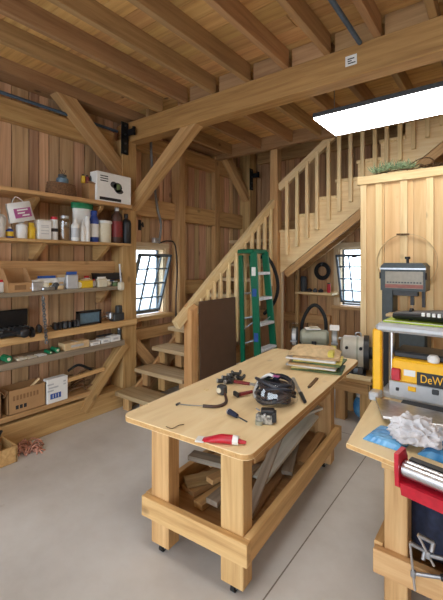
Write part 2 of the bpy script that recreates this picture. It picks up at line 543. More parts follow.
struct(lum('timber_sill', (-3.52, 2.9, .105), (-3.52, 5.3, .105), .2, .21, M['timber'], bev=.006), 'sill beam on the floor behind the steps')
# girts
for y0, y1, z0, z1, lab in ((.0, 2.70, 2.90, 3.09, 'upper girt left of the post'), (2.9, 3.68, 2.19, 2.41, 'girt above the window'), (3.82, 5.32, 2.18, 2.41, 'girt above the lower stair flight'),
                            (3.82, 5.32, 1.17, 1.36, 'girt beside the lower stair flight'), (2.9, 3.68, .66, .80, 'girt below the window'), (2.9, 5.32, 3.0, 3.2, 'girt under the plate'), (0, 2.7, 1.44, 1.63, 'girt behind the shelves')):
    struct(lum('wall_girt', (-3.61, y0, (z0 + z1) / 2), (-3.61, y1, (z0 + z1) / 2), .09, z1 - z0, M['timber']), lab)
for x0, x1, z0, z1, lab in ((-3.4, 3, 2.12, 2.3, 'girt of the back wall'), (-3.4, -2.12, .66, .8, 'low girt of the back wall'), (-3.4, 3, 3.3, 3.5, 'high girt of the back wall')):
    struct(lum('wall_girt', (x0, 5.575, (z0 + z1) / 2), (x1, 5.575, (z0 + z1) / 2), .08, z1 - z0, M['wallback' if 0 else 'timber']), lab)


def brace(p0, p1, w, d, lab, up):
    return struct(lum('knee_brace', p0, p1, w, d, M['timber'], up=up, bev=.004), lab)


brace((-3.46, YBM + .07, 2.26), (-2.47, YBM + .075, 3.052), .12, .13, 'knee brace between the post and the main beam', (0, 0, 1))
brace((-3.50, 1.95, 3.33), (-3.50, 2.76, 2.62), .13, .14, 'knee brace from the left plate down to the post', (0, 0, 1))
brace((-3.455, 2.20, .10), (-3.455, 2.74, .69), .11, .09, 'knee brace from the sill up to the post', (0, 0, 1))
brace((-3.50, 2.86, .72), (-3.50, 3.35, .2), .10, .12, 'knee brace behind the steps', (0, 0, 1))
brace((-3.50, 4.75, 3.25), (-3.50, 5.36, 2.68), .12, .12, 'knee brace in the far corner', (0, 0, 1))

# ---------------------------------------------------------------- windows
def win(name, pos, rz, w, h, cas, lab, tilt, sash_w, sash_h, sash_x, sash_z):
    """local frame: x along the wall, y into the room (-y = outside), z up. origin at opening's lower centre on the wall face"""
    root = bpy.data.objects.new(name, None); COL.objects.link(root); root.location = pos; root.rotation_euler = (0, 0, rz)
    struct(root, lab)
    # casing + jambs
    for sx in (-1, 1):
        lum('casing', (sx * (w / 2 + cas / 2), .02, -.04), (sx * (w / 2 + cas / 2), .02, h + cas), cas, .025, M['casing'], root, up=(0, 1, 0))
        bm = new_bm(); box(bm, (sx * (w / 2 - .01), -.045, h / 2), (.02, .12, h)); mk('jamb', bm, M['casing'], root)
    lum('head_casing', (-w / 2 - cas, .025, h + cas / 2), (w / 2 + cas, .025, h + cas / 2), .03, cas, M['casing'], root)
    bm = new_bm(); box(bm, (0, -.045, h - .01), (w, .12, .02)); mk('jamb', bm, M['casing'], root)
    lum('window_sill', (-w / 2 - cas - .01, .035, -.03), (w / 2 + cas + .01, .035, -.03), .16, .05, M['timber'], root)
    # steel sash hinged at its foot and tipped inwards
    m = Matrix.Translation((sash_x, 0.0, sash_z)) @ Matrix.Rotation(-tilt, 4, 'X')
    bm = new_bm(); fw = .028
    for sx in (-1, 1): box(bm, (sx * (sash_w / 2 - fw / 2), 0, sash_h / 2), (fw, .035, sash_h))
    for zz in (fw / 2, sash_h - fw / 2): box(bm, (0, 0, zz), (sash_w, .035, fw))
    f = mk('sash_frame', bm, M['frame_dark'], root, mat4=m)
    bm = new_bm()
    for k in (1, 2): box(bm, (-sash_w / 2 + sash_w * k / 3, 0, sash_h / 2), (.015, .022, sash_h - fw))
    for k in (1, 2, 3): box(bm, (0, 0, sash_h * k / 4), (sash_w - fw, .022, .015))
    mk('glazing_bar', bm, M['frame_dark'], f)
    bm = new_bm(); box(bm, (0, -.004, sash_h / 2), (sash_w - fw, .003, sash_h - fw)); mk('pane', bm, M['glass'], f)
    bm = new_bm(); box(bm, (0, .035, sash_h - .02), (.06, .03, .02)); mk('latch', bm, M['blacksteel'], f)
    # outer fixed frame
    bm = new_bm()
    for sx in (-1, 1): box(bm, (sx * (w / 2 - .03), -.09, h / 2), (.03, .03, h))
    box(bm, (0, -.09, h - .015), (w, .03, .03)); box(bm, (0, -.09, .015), (w, .03, .03))
    mk('outer_frame', bm, M['frame_dark'], root)
    return root


# left wall: local x -> -Y ... rotate so that local +y points to +X
win('window_1', (XL, (W1[0] + W1[1]) / 2, W1[2]), -PI / 2, W1[1] - W1[0], W1[3] - W1[2], .07, 'dark steel window of twelve panes tipped open beside the timber post', .30, .535, .76, (W1[0] + W1[1]) / 2 - 3.215, .04)
# back wall: local +y -> -Y
win('window_2', ((W2[0] + W2[1]) / 2, YB, W2[2]), PI, W2[1] - W2[0], W2[3] - W2[2], .08, 'dark steel window tipped open under the upper stair flight', .30, .56, .74, (W2[0] + W2[1]) / 2 + 1.70, .05)

# ---------------------------------------------------------------- stairs
SL = .745
st = thing('staircase', 'raw pine staircase turning in the far corner with slatted railings', 'staircase', (-3.0, 3.0, 0))
so = Vector((-3.0, 3.0, 0))


def sl(name, p0, p1, w, h, mat, up=(0, 0, 1), parent=None, bev=.003):
    return lum(name, Vector(p0) - so, Vector(p1) - so, w, h, mat, parent or st, up, bev)


SX0, SX1 = -3.41, -2.66
for k in range(1, 10):
    yf = 2.585 + .268 * (k - 1); z = .2 * k
    sl('tread', ((SX0), yf + .145, z - .022), ((SX1 + (.0 if k > 0 else 0)), yf + .145, z - .022), .29, .044, M['tread'])
    if k <= 4:
        for xx in (SX0 + .10, (SX0 + SX1) / 2, SX1 - .06):
            sl('tread_support', (xx, yf + .09, .0 if k == 1 else z - .245 + .045), (xx, yf + .09, z - .045), .05, .10, M['timber'], up=(1, 0, 0))
for xx in (SX0 + .05, SX1 - .03):
    sl('stringer', (xx, 2.75, .02), (xx, 4.82, .02 + 2.07 * SL), .04, .2, M['timber'])
sl('landing', (-3.42, 5.12, 1.93), (-2.56, 5.12, 1.93), .76, .05, M['tread'])
# newel with a sloping top
nx0, nx1, ny0, ny1 = -2.625, -2.52, 2.84, 2.94
bm = new_bm(); vs = box(bm, (0, 0, .585), (nx1 - nx0, ny1 - ny0, 1.17), bev=.004)
for v in bm.verts:
    if v.co.z > .6: v.co.z += (v.co.x) * -.6 + v.co.y * .5
mk('newel', bm, wood('newel_pine', [srgb(176, 128, 78), srgb(206, 160, 106), srgb(224, 184, 132)], axis=2), st, loc=Vector(((nx0 + nx1) / 2, (ny0 + ny1) / 2, 0)) - so)
# landing post, full height
sl('landing_post', (-2.585, 4.70, 0), (-2.585, 4.70, 3.22), .12, .12, M['timber'], up=(1, 0, 0))
# lower railing in the plane x = -2.6
rl = lambda Y: 1.06 + SL * (Y - 2.73)
sl('handrail', (-2.6, 2.70, rl(2.70) - .045), (-2.6, 4.66, rl(4.66) - .045), .06, .10, M['pale'])
for Y in (3.05, 3.16, 3.273, 3.392, 3.55, 3.71, 3.89, 4.06, 4.22, 4.38, 4.54):
    sl('baluster', (-2.575, Y, rl(Y) - 1.12), (-2.575, Y, rl(Y) - .06), .04, .04, M['pale'], up=(1, 0, 0))
sl('lower_rail', (-2.62, 2.95, rl(2.95) - .98), (-2.62, 4.64, rl(4.64) - .98), .04, .20, M['timber'])
# upper flight: plane y = 4.70, rising along +x
ur = lambda X: 3.12 + SL * (X + 1.96)
us = lambda X: 1.58 + SL * (X + 2.363)
sl('handrail', (-2.53, 4.70, ur(-2.53) - .045), (.9, 4.70, ur(.9) - .045), .06, .10, M['pale'])
X = -2.393; bx = [-2.393, -2.243, -2.098, -1.959, -1.803, -1.666, -1.523, -1.379, -1.235, -1.102, -.96, -.821, -.681, -.54, -.4, -.26]
for X in bx:
    sl('baluster', (X, 4.672, us(X) + .16), (X, 4.672, ur(X) - .06), .045, .04, M['pale'], up=(0, 1, 0))
# notched stringer, with treads and risers visible through the railing
for yy in (4.715, 5.40):
    bm = new_bm()
    x0, x1 = -2.52, .8; stp = .268
    pts = [(x0, us(x0)), (x1, us(x1))]
    top = []
    k = 0; x = x0; zt = 2.04
    while x < x1:
        top += [(x, zt), (min(x + stp, x1), zt)]; x += stp; zt += .2
    poly = pts + list(reversed(top))
    prism(bm, [(a + 3.0, b) for a, b in poly], 'y', yy - 3.0, yy - 3.0 + .04)
    mk('notched_stringer', bm, M['pale' if yy < 5 else 'timber'], st)
x = -2.52; zt = 2.03; k = 0
while x < .5:
    sl('tread', (x + .13, 4.70, zt + .02), (x + .13, 5.44, zt + .02), .29, .04, M['pale'])
    sl('riser', (x + .01, 4.75, zt - .09), (x + .01, 5.44, zt - .09), .02, .18, M['pale'])
    x += .268; zt += .2
sl('under_board', (-2.45, 4.74, us(-2.45) - .07), (.7, 4.74, us(.7) - .07), .03, .10, M['timber'])
sl('under_post', (-2.55, 4.76, 0), (-2.55, 4.76, 1.5), .05, .09, M['casing'], up=(1, 0, 0))

# ---------------------------------------------------------------- partition of the closet on the right
PY, PX0, PX1, PZ = 4.25, -1.272, 1.6, 2.47
pw = struct(boards('wall_partition', M['partition'], 'y', PY, .02, PX0, PX1, 0, PZ, [], wmin=.24, wmax=.30, seed=14, gap=.004), 'pale pine board partition with battens')
bm = new_bm(); box(bm, (PX0 + .01, PY + .2, PZ / 2), (.02, .36, PZ)); mk('side_boards', bm, M['partition'], pw)
for px0, px1 in ((361, 367), (376, 382.5), (400.5, 408), (426.5, 434)):
    a = ony(px0, 200, PY).x; b = ony(px1, 200, PY).x
    lum('batten', ((a + b) / 2, PY - .014, 0), ((a + b) / 2, PY - .014, PZ), b - a, .022, M['pale'], pw, up=(0, 1, 0))
for X in (-.30, -.02, .26, .55, .84, 1.12, 1.4):
    lum('batten', (X, PY - .014, 0), (X, PY - .014, PZ), .07, .022, M['pale'], pw, up=(0, 1, 0))
lum('top_trim', (PX0 - .03, PY - .02, PZ + .04), (PX1, PY - .02, PZ + .04), .05, .09, M['pale'], pw)
bm = new_bm(); box(bm, ((PX0 + PX1) / 2, PY + .2, PZ + .06), (PX1 - PX0, .40, .03)); mk('top_board', bm, M['ply'], pw)

# ---------------------------------------------------------------- lights
def fixture(x, y, z, rz, label, sx=1.2, sy=.57):
    t = thing('ceiling_light', label, 'ceiling light', (x, y, z), rz)
    bm = new_bm(); box(bm, (0, 0, .034), (sx, sy, .04), bev=.006); mk('housing', bm, M['darkgrey'], t)
    bm = new_bm(); box(bm, (0, 0, .007), (sx - .015, sy - .015, .012)); mk('diffuser', bm, M['diffuser'], t)
    top = 3.2 - z
    for ax in (-.42, .42):
        bm = new_bm()
        tube(bm, [(ax * sx, 0, top + .04), (ax * sx, 0, .085)], .005, 6, sm=0)
        tube(bm, [(ax * sx, -sy * .4, .055), (ax * sx, 0, .16), (ax * sx, sy * .4, .085)], .004, 6, sm=0)
        mk('chain', bm, M['steel'], t)
    return t


fixture(-.78, 3.47, 2.9, 0, 'wide bright panel light hung beyond the main beam')
fixture(-.80, .85, 2.95, 0, 'added panel light out of view, brightening the near end of the work table')  # unseen extra lamp, added to brighten the tabletop and the front faces

# ---------------------------------------------------------------- connectors, conduit
def bracket(x, y, z, rz, lab):
    t = thing('steel_bracket', lab, 'bracket', (x, y, z), rz)
    simple('post_plate', lambda b: box(b, (0, 0, -.01), (.012, .10, .36), bev=.003), 'blacksteel', t)
    simple('beam_arm', lambda b: (box(b, (.06, .04, .06), (.13, .012, .075), bev=.003), box(b, (.12, .03, .06), (.02, .03, .09))), 'blacksteel', t)
    simple('bolt', lambda b: [cyl(b, (.004, 0, zz), (.02, 0, zz), .012, seg=6) for zz in (.13, .03, -.07, -.16)], 'darkgrey', t)
    return t


bracket(-3.412, 2.72, 3.02, 0, 'black steel bracket where the main beam meets the post')
bracket(-3.412, 5.36, 3.02, 0, 'black steel bracket in the far corner above the stairs')
b3 = bracket(-1.0, 5.60, 3.45, -PI / 2, 'black steel bracket on the back wall behind the upper balusters')

bm = new_bm(); tube(bm, [(-3.545, .2, 3.115), (-3.545, 2.72, 3.115)], .016, 10, sm=0)
one('conduit', bm, 'conduit', 'blue-grey conduit running along the upper girt of the shelf wall', 'conduit', smooth=True)
bm = new_bm(); tube(bm, [(-.84, -1, 3.21), (-.84, 2.78, 3.21)], .018, 10, sm=0)
one('conduit', bm, 'conduit', 'blue-grey conduit under the ceiling ending at the main beam', 'conduit', smooth=True)
a = onx(152, 165, -3.54); b_ = onx(157, 205, -3.54); c = onx(161, 225, -3.54); d = onx(159, 243, -3.54)
bm = new_bm(); tube(bm, [onx(151, 140, -3.54), a, b_, c, d], .016, 10)
one('conduit', bm, 'greyhose', 'grey conduit bending down to the box above the window', 'conduit', smooth=True)
t = thing('junction_box', 'small wired metal box on top of the window casing', 'junction box', (-3.57, 3.33, 1.868))
simple('box_body', lambda b: box(b, (0, 0, .03), (.06, .08, .06), bev=.005), 'alu', t)
simple('cover', lambda b: box(b, (.032, 0, .03), (.004, .07, .05)), 'steel', t)
bm = new_bm(); tube(bm, [onx(159, 243, -3.54), onx(168, 241, -3.53), onx(175, 245, -3.52), onx(177, 270, -3.52), onx(176, 300, -3.52), onx(176, 322, -3.52)], .009, 8)
one('cable', bm, 'rubber', 'black cable looping over the window and down beside it', 'cable', smooth=True)
t = thing('wall_hook', 'black hook on the post beside the red-labelled bottle', 'hook', tuple(onx(139, 225, -3.42)))
simple('hook_plate', lambda b: box(b, (-.0, .01, 0), (.02, .03, .12)), 'blacksteel', t)
simple('hook_arm', lambda b: tube(b, [(0, .01, .03), (.03, .02, .0), (.05, .02, -.02), (.04, .02, .03)], .01, 6), 'blacksteel', t)

# paper tag stapled to the beam
a = ony(345.5, 63, YBM); b_ = ony(357, 58, YBM)
t = thing('paper_tag', 'white paper tag stapled to the face of the main beam', 'tag', ((a.x + b_.x) / 2, YBM - .003, (a.z + b_.z) / 2))
simple('sheet', lambda b: box(b, (0, 0, 0), (b_.x - a.x, .003, .075)), 'paper', t)
simple('print', lambda b: [box(b, (-.0 + dx, -.0022, dz), (w, .001, .008)) for dx, dz, w in ((0, .012, .05), (-.01, -.004, .03), (.005, -.02, .055))], 'ink', t)


# ---------------------------------------------------------------- wall shelves
SXF, SXB = -3.425, -3.64      # front edge, back edge


def shelf(label, z_top, thick, depth_front, y0, y1, mat, brackets=(), lip=None):
    xf_ = depth_front
    xc = (xf_ + SXB) / 2
    t = thing('wall_shelf', label, 'shelf', (xc, (y0 + y1) / 2, z_top))
    yc = (y0 + y1) / 2
    lum('board', (0, y0 - yc, -thick / 2), (0, y1 - yc, -thick / 2), xf_ - SXB, thick, mat, t)
    if lip:
        lum('front_lip', (xf_ - xc - .012, y0 - yc, -thick / 2 - lip / 2 + .0), (xf_ - xc - .012, y1 - yc, -thick / 2 - lip / 2), .026, lip, mat, t)
    for by in brackets:
        w = xf_ - xc
        bm = new_bm()
        prism(bm, [(-w, -thick), (w * .35, -thick), (w * .3, -thick - .03), (-w * .6, -thick - .15), (-w, -thick - .15)], 'y', by - yc - .02, by - yc + .02)
        mk('bracket', bm, M['timber'], t)
    return t


Y0S, Y1S = .35, 2.69
FX = {5: -3.26, 4: -3.26, 3: -3.36, 2: -3.385, 1: -3.37, 0: -3.42}      # front edge of each shelf
Z0 = {5: 2.272, 4: 1.830, 3: 1.352, 2: .962, 1: .745, 0: .285}
ZS = {k: EYE + (v - EYE) * FX[k] / -3.42 for k, v in Z0.items()}
XI = {k: v - .075 for k, v in FX.items()}                              # middle of what stands on it
YE = lambda px, sh: onx(px, 200, FX[sh]).y
shelf('long pine top shelf carrying the basket and the picture carton', ZS[5], .035, FX[5], Y0S, YE(132.5, 5), M['timber'], (.9, 1.72, 2.4))
shelf('pine shelf lined with bottles, jars and tubs', ZS[4], .026, FX[4], Y0S, YE(131.5, 4), M['timber'], (.9, 1.78, 2.48))
shelf('grey weathered shelf heaped with small hardware packets', ZS[3], .038, FX[3], Y0S, YE(119.5, 3), M['grey'], (1.2, 2.52))
shelf('thick pale timber shelf holding the black tool cases', ZS[2], .066, FX[2], Y0S, YE(137, 2), M['bench'])
shelf('grey weathered shelf holding white cartons and green rolls', ZS[1], .060, FX[1], Y0S, YE(125, 1), M['grey'])
shelf('lowest pine shelf carrying the cardboard carton, just above the sill', ZS[0], .045, -3.42, Y0S, 2.36, M['timber'])
lum_ = lum('wooden_batten', (-3.435, 2.0, .455), (-3.435, 2.46, .475), .03, .04, M['bench'])
tag(lum_, 'loose pine batten lying along the front of the stick heap by the knee brace', 'batten')


def span(x0, x1, y, X):
    a = onx(x0, y, X).y; b = onx(x1, y, X).y
    return (a + b) / 2, b - a


def ht(x, y, X, z): return onx(x, y, X).z - z


def bottle(px0, px1, ptop, sh, label, body, cap='white', name='bottle', lab=None, X=None, shoulder=.68, neck=.35, capw=.42, handle=None, cat='bottle', group=None, spray=False):
    X = XI[sh] if X is None else X
    yc, wd = span(px0, px1, 230, X); z = ZS[sh]
    h = ht((px0 + px1) / 2, ptop, X, z); r = wd / 2
    t = thing(name, label, cat, (X, yc, z + .0005), group=group)
    sx = min(1.0, .055 / r)
    bm = new_bm(); lathe(bm, [(r * .92, 0), (r, .01), (r, h * shoulder), (r * .9, h * (shoulder + .06)), (r * neck, h * (shoulder + .16)), (r * neck, h * .88)], sx=sx)
    mk('body', bm, M[body], t, True)
    bm = new_bm()
    if spray:
        box(bm, (0, 0, h * .93), (r * .5, r * .9, h * .14), bev=.004); box(bm, (0, -r * .5, h * .9), (.012, r * .25, h * .12))
    else:
        lathe(bm, [(r * capw, h * .86), (r * capw, h * .985), (r * capw * .9, h)], sx=sx, seg=14)
    mk('trigger' if spray else 'cap', bm, M[cap], t, not spray)
    if lab:
        bm = new_bm(); lathe(bm, [(r * 1.012, h * .16), (r * 1.012, h * (shoulder - .1))], sx=sx)
        mk('label', bm, M[lab], t, True)
    if handle:
        bm = new_bm(); tube(bm, [(0, r * .3, h * .80), (0, r * .93, h * .74), (0, r * .95, h * .45)], .012, 8)
        mk('handle', bm, M[body], t, True)
    return t


def tub(px0, px1, ptop, sh, label, body, lid, X=None, lab=None, name='tub', cat='tub', lidh=.16, over=1.06, group=None):
    X = XI[sh] if X is None else X
    yc, wd = span(px0, px1, 230, X); z = ZS[sh]
    h = ht((px0 + px1) / 2, ptop, X, z); r = wd / 2
    t = thing(name, label, cat, (X, yc, z + .0005), group=group)
    sx = min(1.0, .055 / r)
    bm = new_bm(); lathe(bm, [(r * .86, 0), (r * .9, .006), (r * .95, h * (1 - lidh))], sx=sx); mk('body', bm, M[body], t, True)
    bm = new_bm(); lathe(bm, [(r * over, h * (1 - lidh)), (r * over, h * .97), (r * over * .94, h)], sx=sx); mk('lid', bm, M[lid], t, True)
    if lab:
        bm = new_bm(); lathe(bm, [(r * .925, h * .2), (r * .95, h * .68)], sx=sx); mk('label', bm, M[lab], t, True)
    return t


def carton(name, label, cat, c, s, mat='card', rz=0.0, lab=None, flaps=False, group=None, rot=None):
    """closed or open box; c = centre of its underside"""
    t = thing(name, label, cat, c, rz, group)
    if rot: t.rotation_euler = rot
    x, y, z = s
    if flaps:
        bm = new_bm(); th = .005
        box(bm, (0, 0, th / 2), (x, y, th))
        for sg in (-1, 1):
            box(bm, (sg * (x / 2 - th / 2), 0, z / 2), (th, y, z)); box(bm, (0, sg * (y / 2 - th / 2), z / 2), (x, th, z))
        mk('box_body', bm, M[mat], t)
        for sg in (-1, 1):
            bm = new_bm(); vs = box(bm, (0, sg * .03, 0), (x * .96, .06, th)); xf(bm, bm.verts[:], Matrix.Translation((0, sg * y / 2, z)) @ Matrix.Rotation(sg * -.9, 4, 'X'))
            mk('flap', bm, M['cardedge'], t)
    else:
        simple('box_body', lambda b: box(b, (0, 0, z / 2), (x, y, z), bev=.003), mat, t)
        simple('lid_seam', lambda b: box(b, (0, 0, z), (x * .98, .012, .0015)), 'tan' if mat == 'card' else 'white', t)
    if lab: lab(t)
    return t


# --- top shelf
z5 = ZS[5]
yc, wd = span(47, 75, 190, XI[5])
t = thing('wicker_basket', 'dark wicker basket with a glass jar in it on the top shelf', 'basket', (XI[5], yc, z5))
bm = new_bm()
for k in range(8): 
    r = .145 - .002 * k
    ring = [(r * .55 * math.cos(a * PI / 12), r * math.sin(a * PI / 12), .008 + k * .014) for a in range(24)]
    tube(bm, ring, .0085, 6, closed=True, sm=0)
mk('weave', bm, M['wicker'], t)
bm = new_bm(); lathe(bm, [(.11, 0), (.112, .008)], sx=.55); mk('base', bm, M['wicker'], t)
t = thing('glass_jar', 'glass jar with a dark lid inside the wicker basket', 'jar', (XI[5], yc + .01, z5 + .010))
simple('jar_body', lambda b: lathe(b, [(.05, 0), (.055, .01), (.055, .15), (.035, .17)]), 'teal', t, True)
simple('lid', lambda b: lathe(b, [(.038, .17), (.038, .19)]), 'darkgrey', t, True)
simple('twig', lambda b: [tube(b, [(0, 0, .19), (.01, dx * .5, .21), (0, dx, .24)], .003, 5) for dx in (-.03, 0, .035)], 'twig', t)

# open wooden crate-like brown carton behind the picture carton
a = onx(84, 190, (XI[5] - .03)).y; b_ = onx(92.5, 190, (XI[5] - .03)).y
t = thing('carton', 'brown carton with coloured bottles, left of the white picture carton', 'carton', (XI[5] - .035, (a + b_) / 2 + .02, z5))
simple('box_body', lambda b: box(b, (0, 0, .085), (.12, b_ - a, .17), bev=.003), 'card', t)
simple('flap', lambda b: box(b, (.05, 0, .178), (.05, b_ - a, .008), rot=Matrix.Rotation(.5, 4, 'Y')), 'cardedge', t)
for i, (dy, m, nm) in enumerate(((-.045, 'yellow', 'yellow'), (.0, 'darkred', 'dark red'), (.045, 'black', 'black'))):
    t = thing('can', f'{nm} can standing on the brown carton of the top shelf', 'can', (XI[5] - .05, (a + b_) / 2 + dy, z5 + .1715))
    simple('can_body', lambda b: lathe(b, [(.019, 0), (.02, .004), (.02, .07)], seg=12), m, t, True)
    simple('lid', lambda b: lathe(b, [(.014, .07), (.012, .088)], seg=10), 'black', t, True)

a = onx(97, 190, (FX[5] - .015)).y; b_ = onx(131, 190, (FX[5] - .015)).y; h = ht(114, 174, (FX[5] - .015), z5)


def picture(t):
    w = b_ - a
    simple('picture_print', lambda b: [prism(b, [(.02 * w + dy + r * math.cos(q) * w, h * dz + r * sq * math.sin(q) * w) for q in [i * PI / 7 for i in range(14)]], 'x', .0605, .0612)
                                       for dy, dz, r, sq in ((.03, .55, .13, .9), (-.02, .62, .1, .8), (.05, .42, .12, .5))], 'darkgrey', t)
    simple('green_print', lambda b: prism(b, [(.03, h * .45), (.07, h * .5), (.075, h * .68), (.02, h * .66)], 'x', .0612, .0618), 'maggrn', t)
    simple('dark_band', lambda b: box(b, (.0606, -w * .12, h * .10), (.001, w * .62, h * .10)), 'ink', t)
    simple('print_line', lambda b: [box(b, (.0606, -w * .3, h * q), (.001, w * .22, h * .035)) for q in (.86, .78, .70)], 'ink', t)


carton('picture_carton', 'white carton printed with a dark picture at the end of the top shelf', 'carton', (FX[5] - .075, (a + b_) / 2, z5), (.12, b_ - a, h), 'paper', lab=picture)

# --- bottle shelf
bottle(-12, 5, 209, 4, 'white jug at the near end of the bottle shelf', 'white', 'white', 'jug', handle=True, cat='jug')
bottle(6, 13.5, 227, 4, 'small blue bottle with a yellow label next to the white jug', 'blue', 'white', lab='yellow')
bottle(16, 27, 220, 4, 'white spray bottle under the hanging white bag', 'white', 'white', 'spray_bottle', spray=True)
bottle(27.5, 35, 223, 4, 'short yellow bottle on the bottle shelf', 'yellow', 'yellow', capw=.75, neck=.6)
a, w_ = span(36, 49, 230, XI[4])
t = thing('tin', 'square white tin between the yellow bottle and the black-labelled can', 'tin', (XI[4], a, ZS[4] + .0005))
h = ht(42, 220, XI[4], ZS[4])
simple('tin_body', lambda b: box(b, (0, 0, h * .48), (.09, w_, h * .96), bev=.006), 'white', t)
simple('lid', lambda b: box(b, (0, 0, h * .98), (.084, w_ * .95, h * .04), bev=.004), 'cream', t)
simple('print_line', lambda b: [box(b, (.0455, 0, h * q), (.001, w_ * .6, h * .04)) for q in (.3, .45, .62, .7)], 'planergrey', t)
a, w_ = span(50.5, 57.5, 230, XI[4]); h = ht(54, 217, XI[4], ZS[4])
t = thing('can', 'tall white can with a red lid and a black band on the bottle shelf', 'can', (XI[4], a, ZS[4] + .0005))
simple('can_body', lambda b: lathe(b, [(w_ / 2 * .95, 0), (w_ / 2, .006), (w_ / 2, h * .88)]), 'white', t, True)
simple('lid', lambda b: lathe(b, [(w_ / 2 * .9, h * .88), (w_ / 2 * .9, h)]), 'red', t, True)
simple('band', lambda b: lathe(b, [(w_ / 2 * 1.015, h * .36), (w_ / 2 * 1.015, h * .50)]), 'ink', t, True)
a, w_ = span(59, 70, 230, XI[4]); h = ht(64, 216, XI[4], ZS[4]); r = w_ / 2
t = thing('glass_jar', 'tall clear glass jar of brown things on the bottle shelf', 'jar', (XI[4], a, ZS[4] + .0005))
simple('jar_body', lambda b: lathe(b, [(r * .95, 0), (r, .008), (r, h * .78), (r * .6, h * .88), (r * .6, h * .92)]), 'jarglass', t, True)
simple('contents', lambda b: lathe(b, [(r * .9, .006), (r * .92, h * .5), (r * .7, h * .55)]), 'cardedge', t, True)
simple('lid', lambda b: lathe(b, [(r * .66, h * .90), (r * .66, h)]), 'alu', t, True)
tub(72, 92, 200, 4, 'white tub with a wide green lid behind the small white bottles', 'white', 'green', X=XI[4] - .06, lidh=.22)
bottle(71.5, 79, 219, 4, 'white bottle with a grey label in front of the green-lidded tub', 'white', 'white', X=XI[4] + .05, lab='planergrey')
bottle(80, 85, 221, 4, 'narrow white bottle in front of the green-lidded tub', 'white', 'white', X=XI[4] + .05)
bottle(84.5, 89.5, 216, 4, 'tall slim white tube beside the dark blue bottle', 'white', 'white', 'tube_bottle', X=XI[4] + .05, shoulder=.8, neck=.8, capw=.8)
bottle(90, 98, 211, 4, 'dark blue bottle between the white tube and the cream tub', 'blue', 'blue', capw=.7, neck=.6, lab='white')
tub(98.5, 111, 221, 4, 'cream tub with grey lettering beside the red-labelled jug', 'cream', 'white', lab='cream', lidh=.12)
bottle(112, 121.5, 206, 4, 'brown jug with a dark red label and silver cap on the bottle shelf', 'brown', 'steel', 'jug', lab='darkred', handle=True, cat='jug', neck=.4)
bottle(122, 130, 214, 4, 'black jug beside the timber post at the end of the bottle shelf', 'black', 'black', 'jug', handle=True, cat='jug')

# hanging white bag with a magenta print
a = onx(20, 212, -3.30)
t = thing('plastic_bag', 'white plastic bag with a magenta print hung under the top shelf', 'bag', (-3.30, a.y, a.z), 0)
t.rotation_euler = (math.radians(14), 0, 0)
bm = new_bm()
rg = random.Random(5)
nx, nz = 11, 9; W_, H_ = .215, .165
for sgn in (1, -1):
    g = [[bm.verts.new((sgn * (.012 + .035 * (1 - (2 * i / (nx - 1) - 1) ** 2) * (1 - abs(2 * j / (nz - 1) - 1) ** 3) + rg.uniform(-.004, .004)),
                        (i / (nx - 1) - .5) * W_ * (1 - .10 * (j / (nz - 1))), (j / (nz - 1) - .5) * H_)) for j in range(nz)] for i in range(nx)]
    for i in range(nx - 1):
        for j in range(nz - 1): bm.faces.new((g[i][j], g[i + 1][j], g[i + 1][j + 1], g[i][j + 1]))
mk('bag_body', bm, M['white'], t, True)
simple('print', lambda b: [box(b, (.047, .0, -.01), (.004, .14, .08), bev=.001)], 'purple', t)
simple('white_print', lambda b: [box(b, (.0495, dy, dz), (.001, w, .012)) for dy, dz, w in ((0, .015, .09), (-.015, -.01, .06), (.02, -.032, .06))], 'white', t)
simple('hanging_cord', lambda b: tube(b, [(0, -.05, .08), (-.01, .0, .13), (0, .05, .08)], .003, 6), 'white', t)

# --- shelf 3: cardboard bin, packets, tray
z3 = ZS[3]
a, w_ = span(5, 28, 285, XI[3]); h = ht(16, 268, XI[3], z3)
t = thing('parts_bin', 'open brown cardboard parts bin on the upper grey shelf', 'parts bin', (XI[3] - .01, a, z3))
bm = new_bm(); th = .006
box(bm, (0, 0, th / 2), (0.15, w_, th)); box(bm, (-.075, 0, h * .5), (th, w_, h)); box(bm, (0.075, 0, h * .2), (th, w_, h * .4))
mk('bin_body', bm, M['card'], t)
for sg in (-1, 1):
    bm = new_bm(); prism(bm, [(-.075, 0), (0.075, 0), (0.075, h * .4), (-.03, h), (-.075, h)], 'y', sg * w_ / 2 - th / 2, sg * w_ / 2 + th / 2); mk('side', bm, M['card'], t)
simple('front_label', lambda b: box(b, (.0785, 0, h * .2), (.001, w_ * .5, h * .2)), 'cardedge', t)
rgp = random.Random(8)
pk = [(-2, 3, 280, 'white', 'white packet at the near end of the upper grey shelf'),
      (30, 41, 280, 'clear', 'clear blister packet right of the cardboard bin'),
      (37, 56, 276, 'paper', 'flat white packet on top of the packets beside the cardboard bin'),
      (41, 54, 286, 'steel', 'grey metal packet under the flat white packet'),
      (57, 66, 275, 'white', 'white packet behind the tan packet on the upper grey shelf'),
      (56, 63, 284, 'tan', 'tan packet standing on the upper grey shelf'),
      (64, 70, 283, 'maggrn', 'green packet between the tan and the grey packets'),
      (66, 77, 272, 'planergrey', 'large pale grey packet in the middle of the upper grey shelf'),
      (71, 79, 283, 'darkgrey', 'dark grey packet in front of the large pale grey packet'),
      (80, 92, 279, 'yellow', 'yellow packet on the upper grey shelf'),
      (84, 89, 276, 'white', 'small white packet leaning on the yellow packet'),
      (97, 106, 277, 'cream', 'cream packet under the black tray'),
      (105, 114, 280, 'alu', 'silver packet at the far end of the upper grey shelf'),
      (113, 118, 281, 'maggrn', 'slim green packet by the end of the upper grey shelf')]
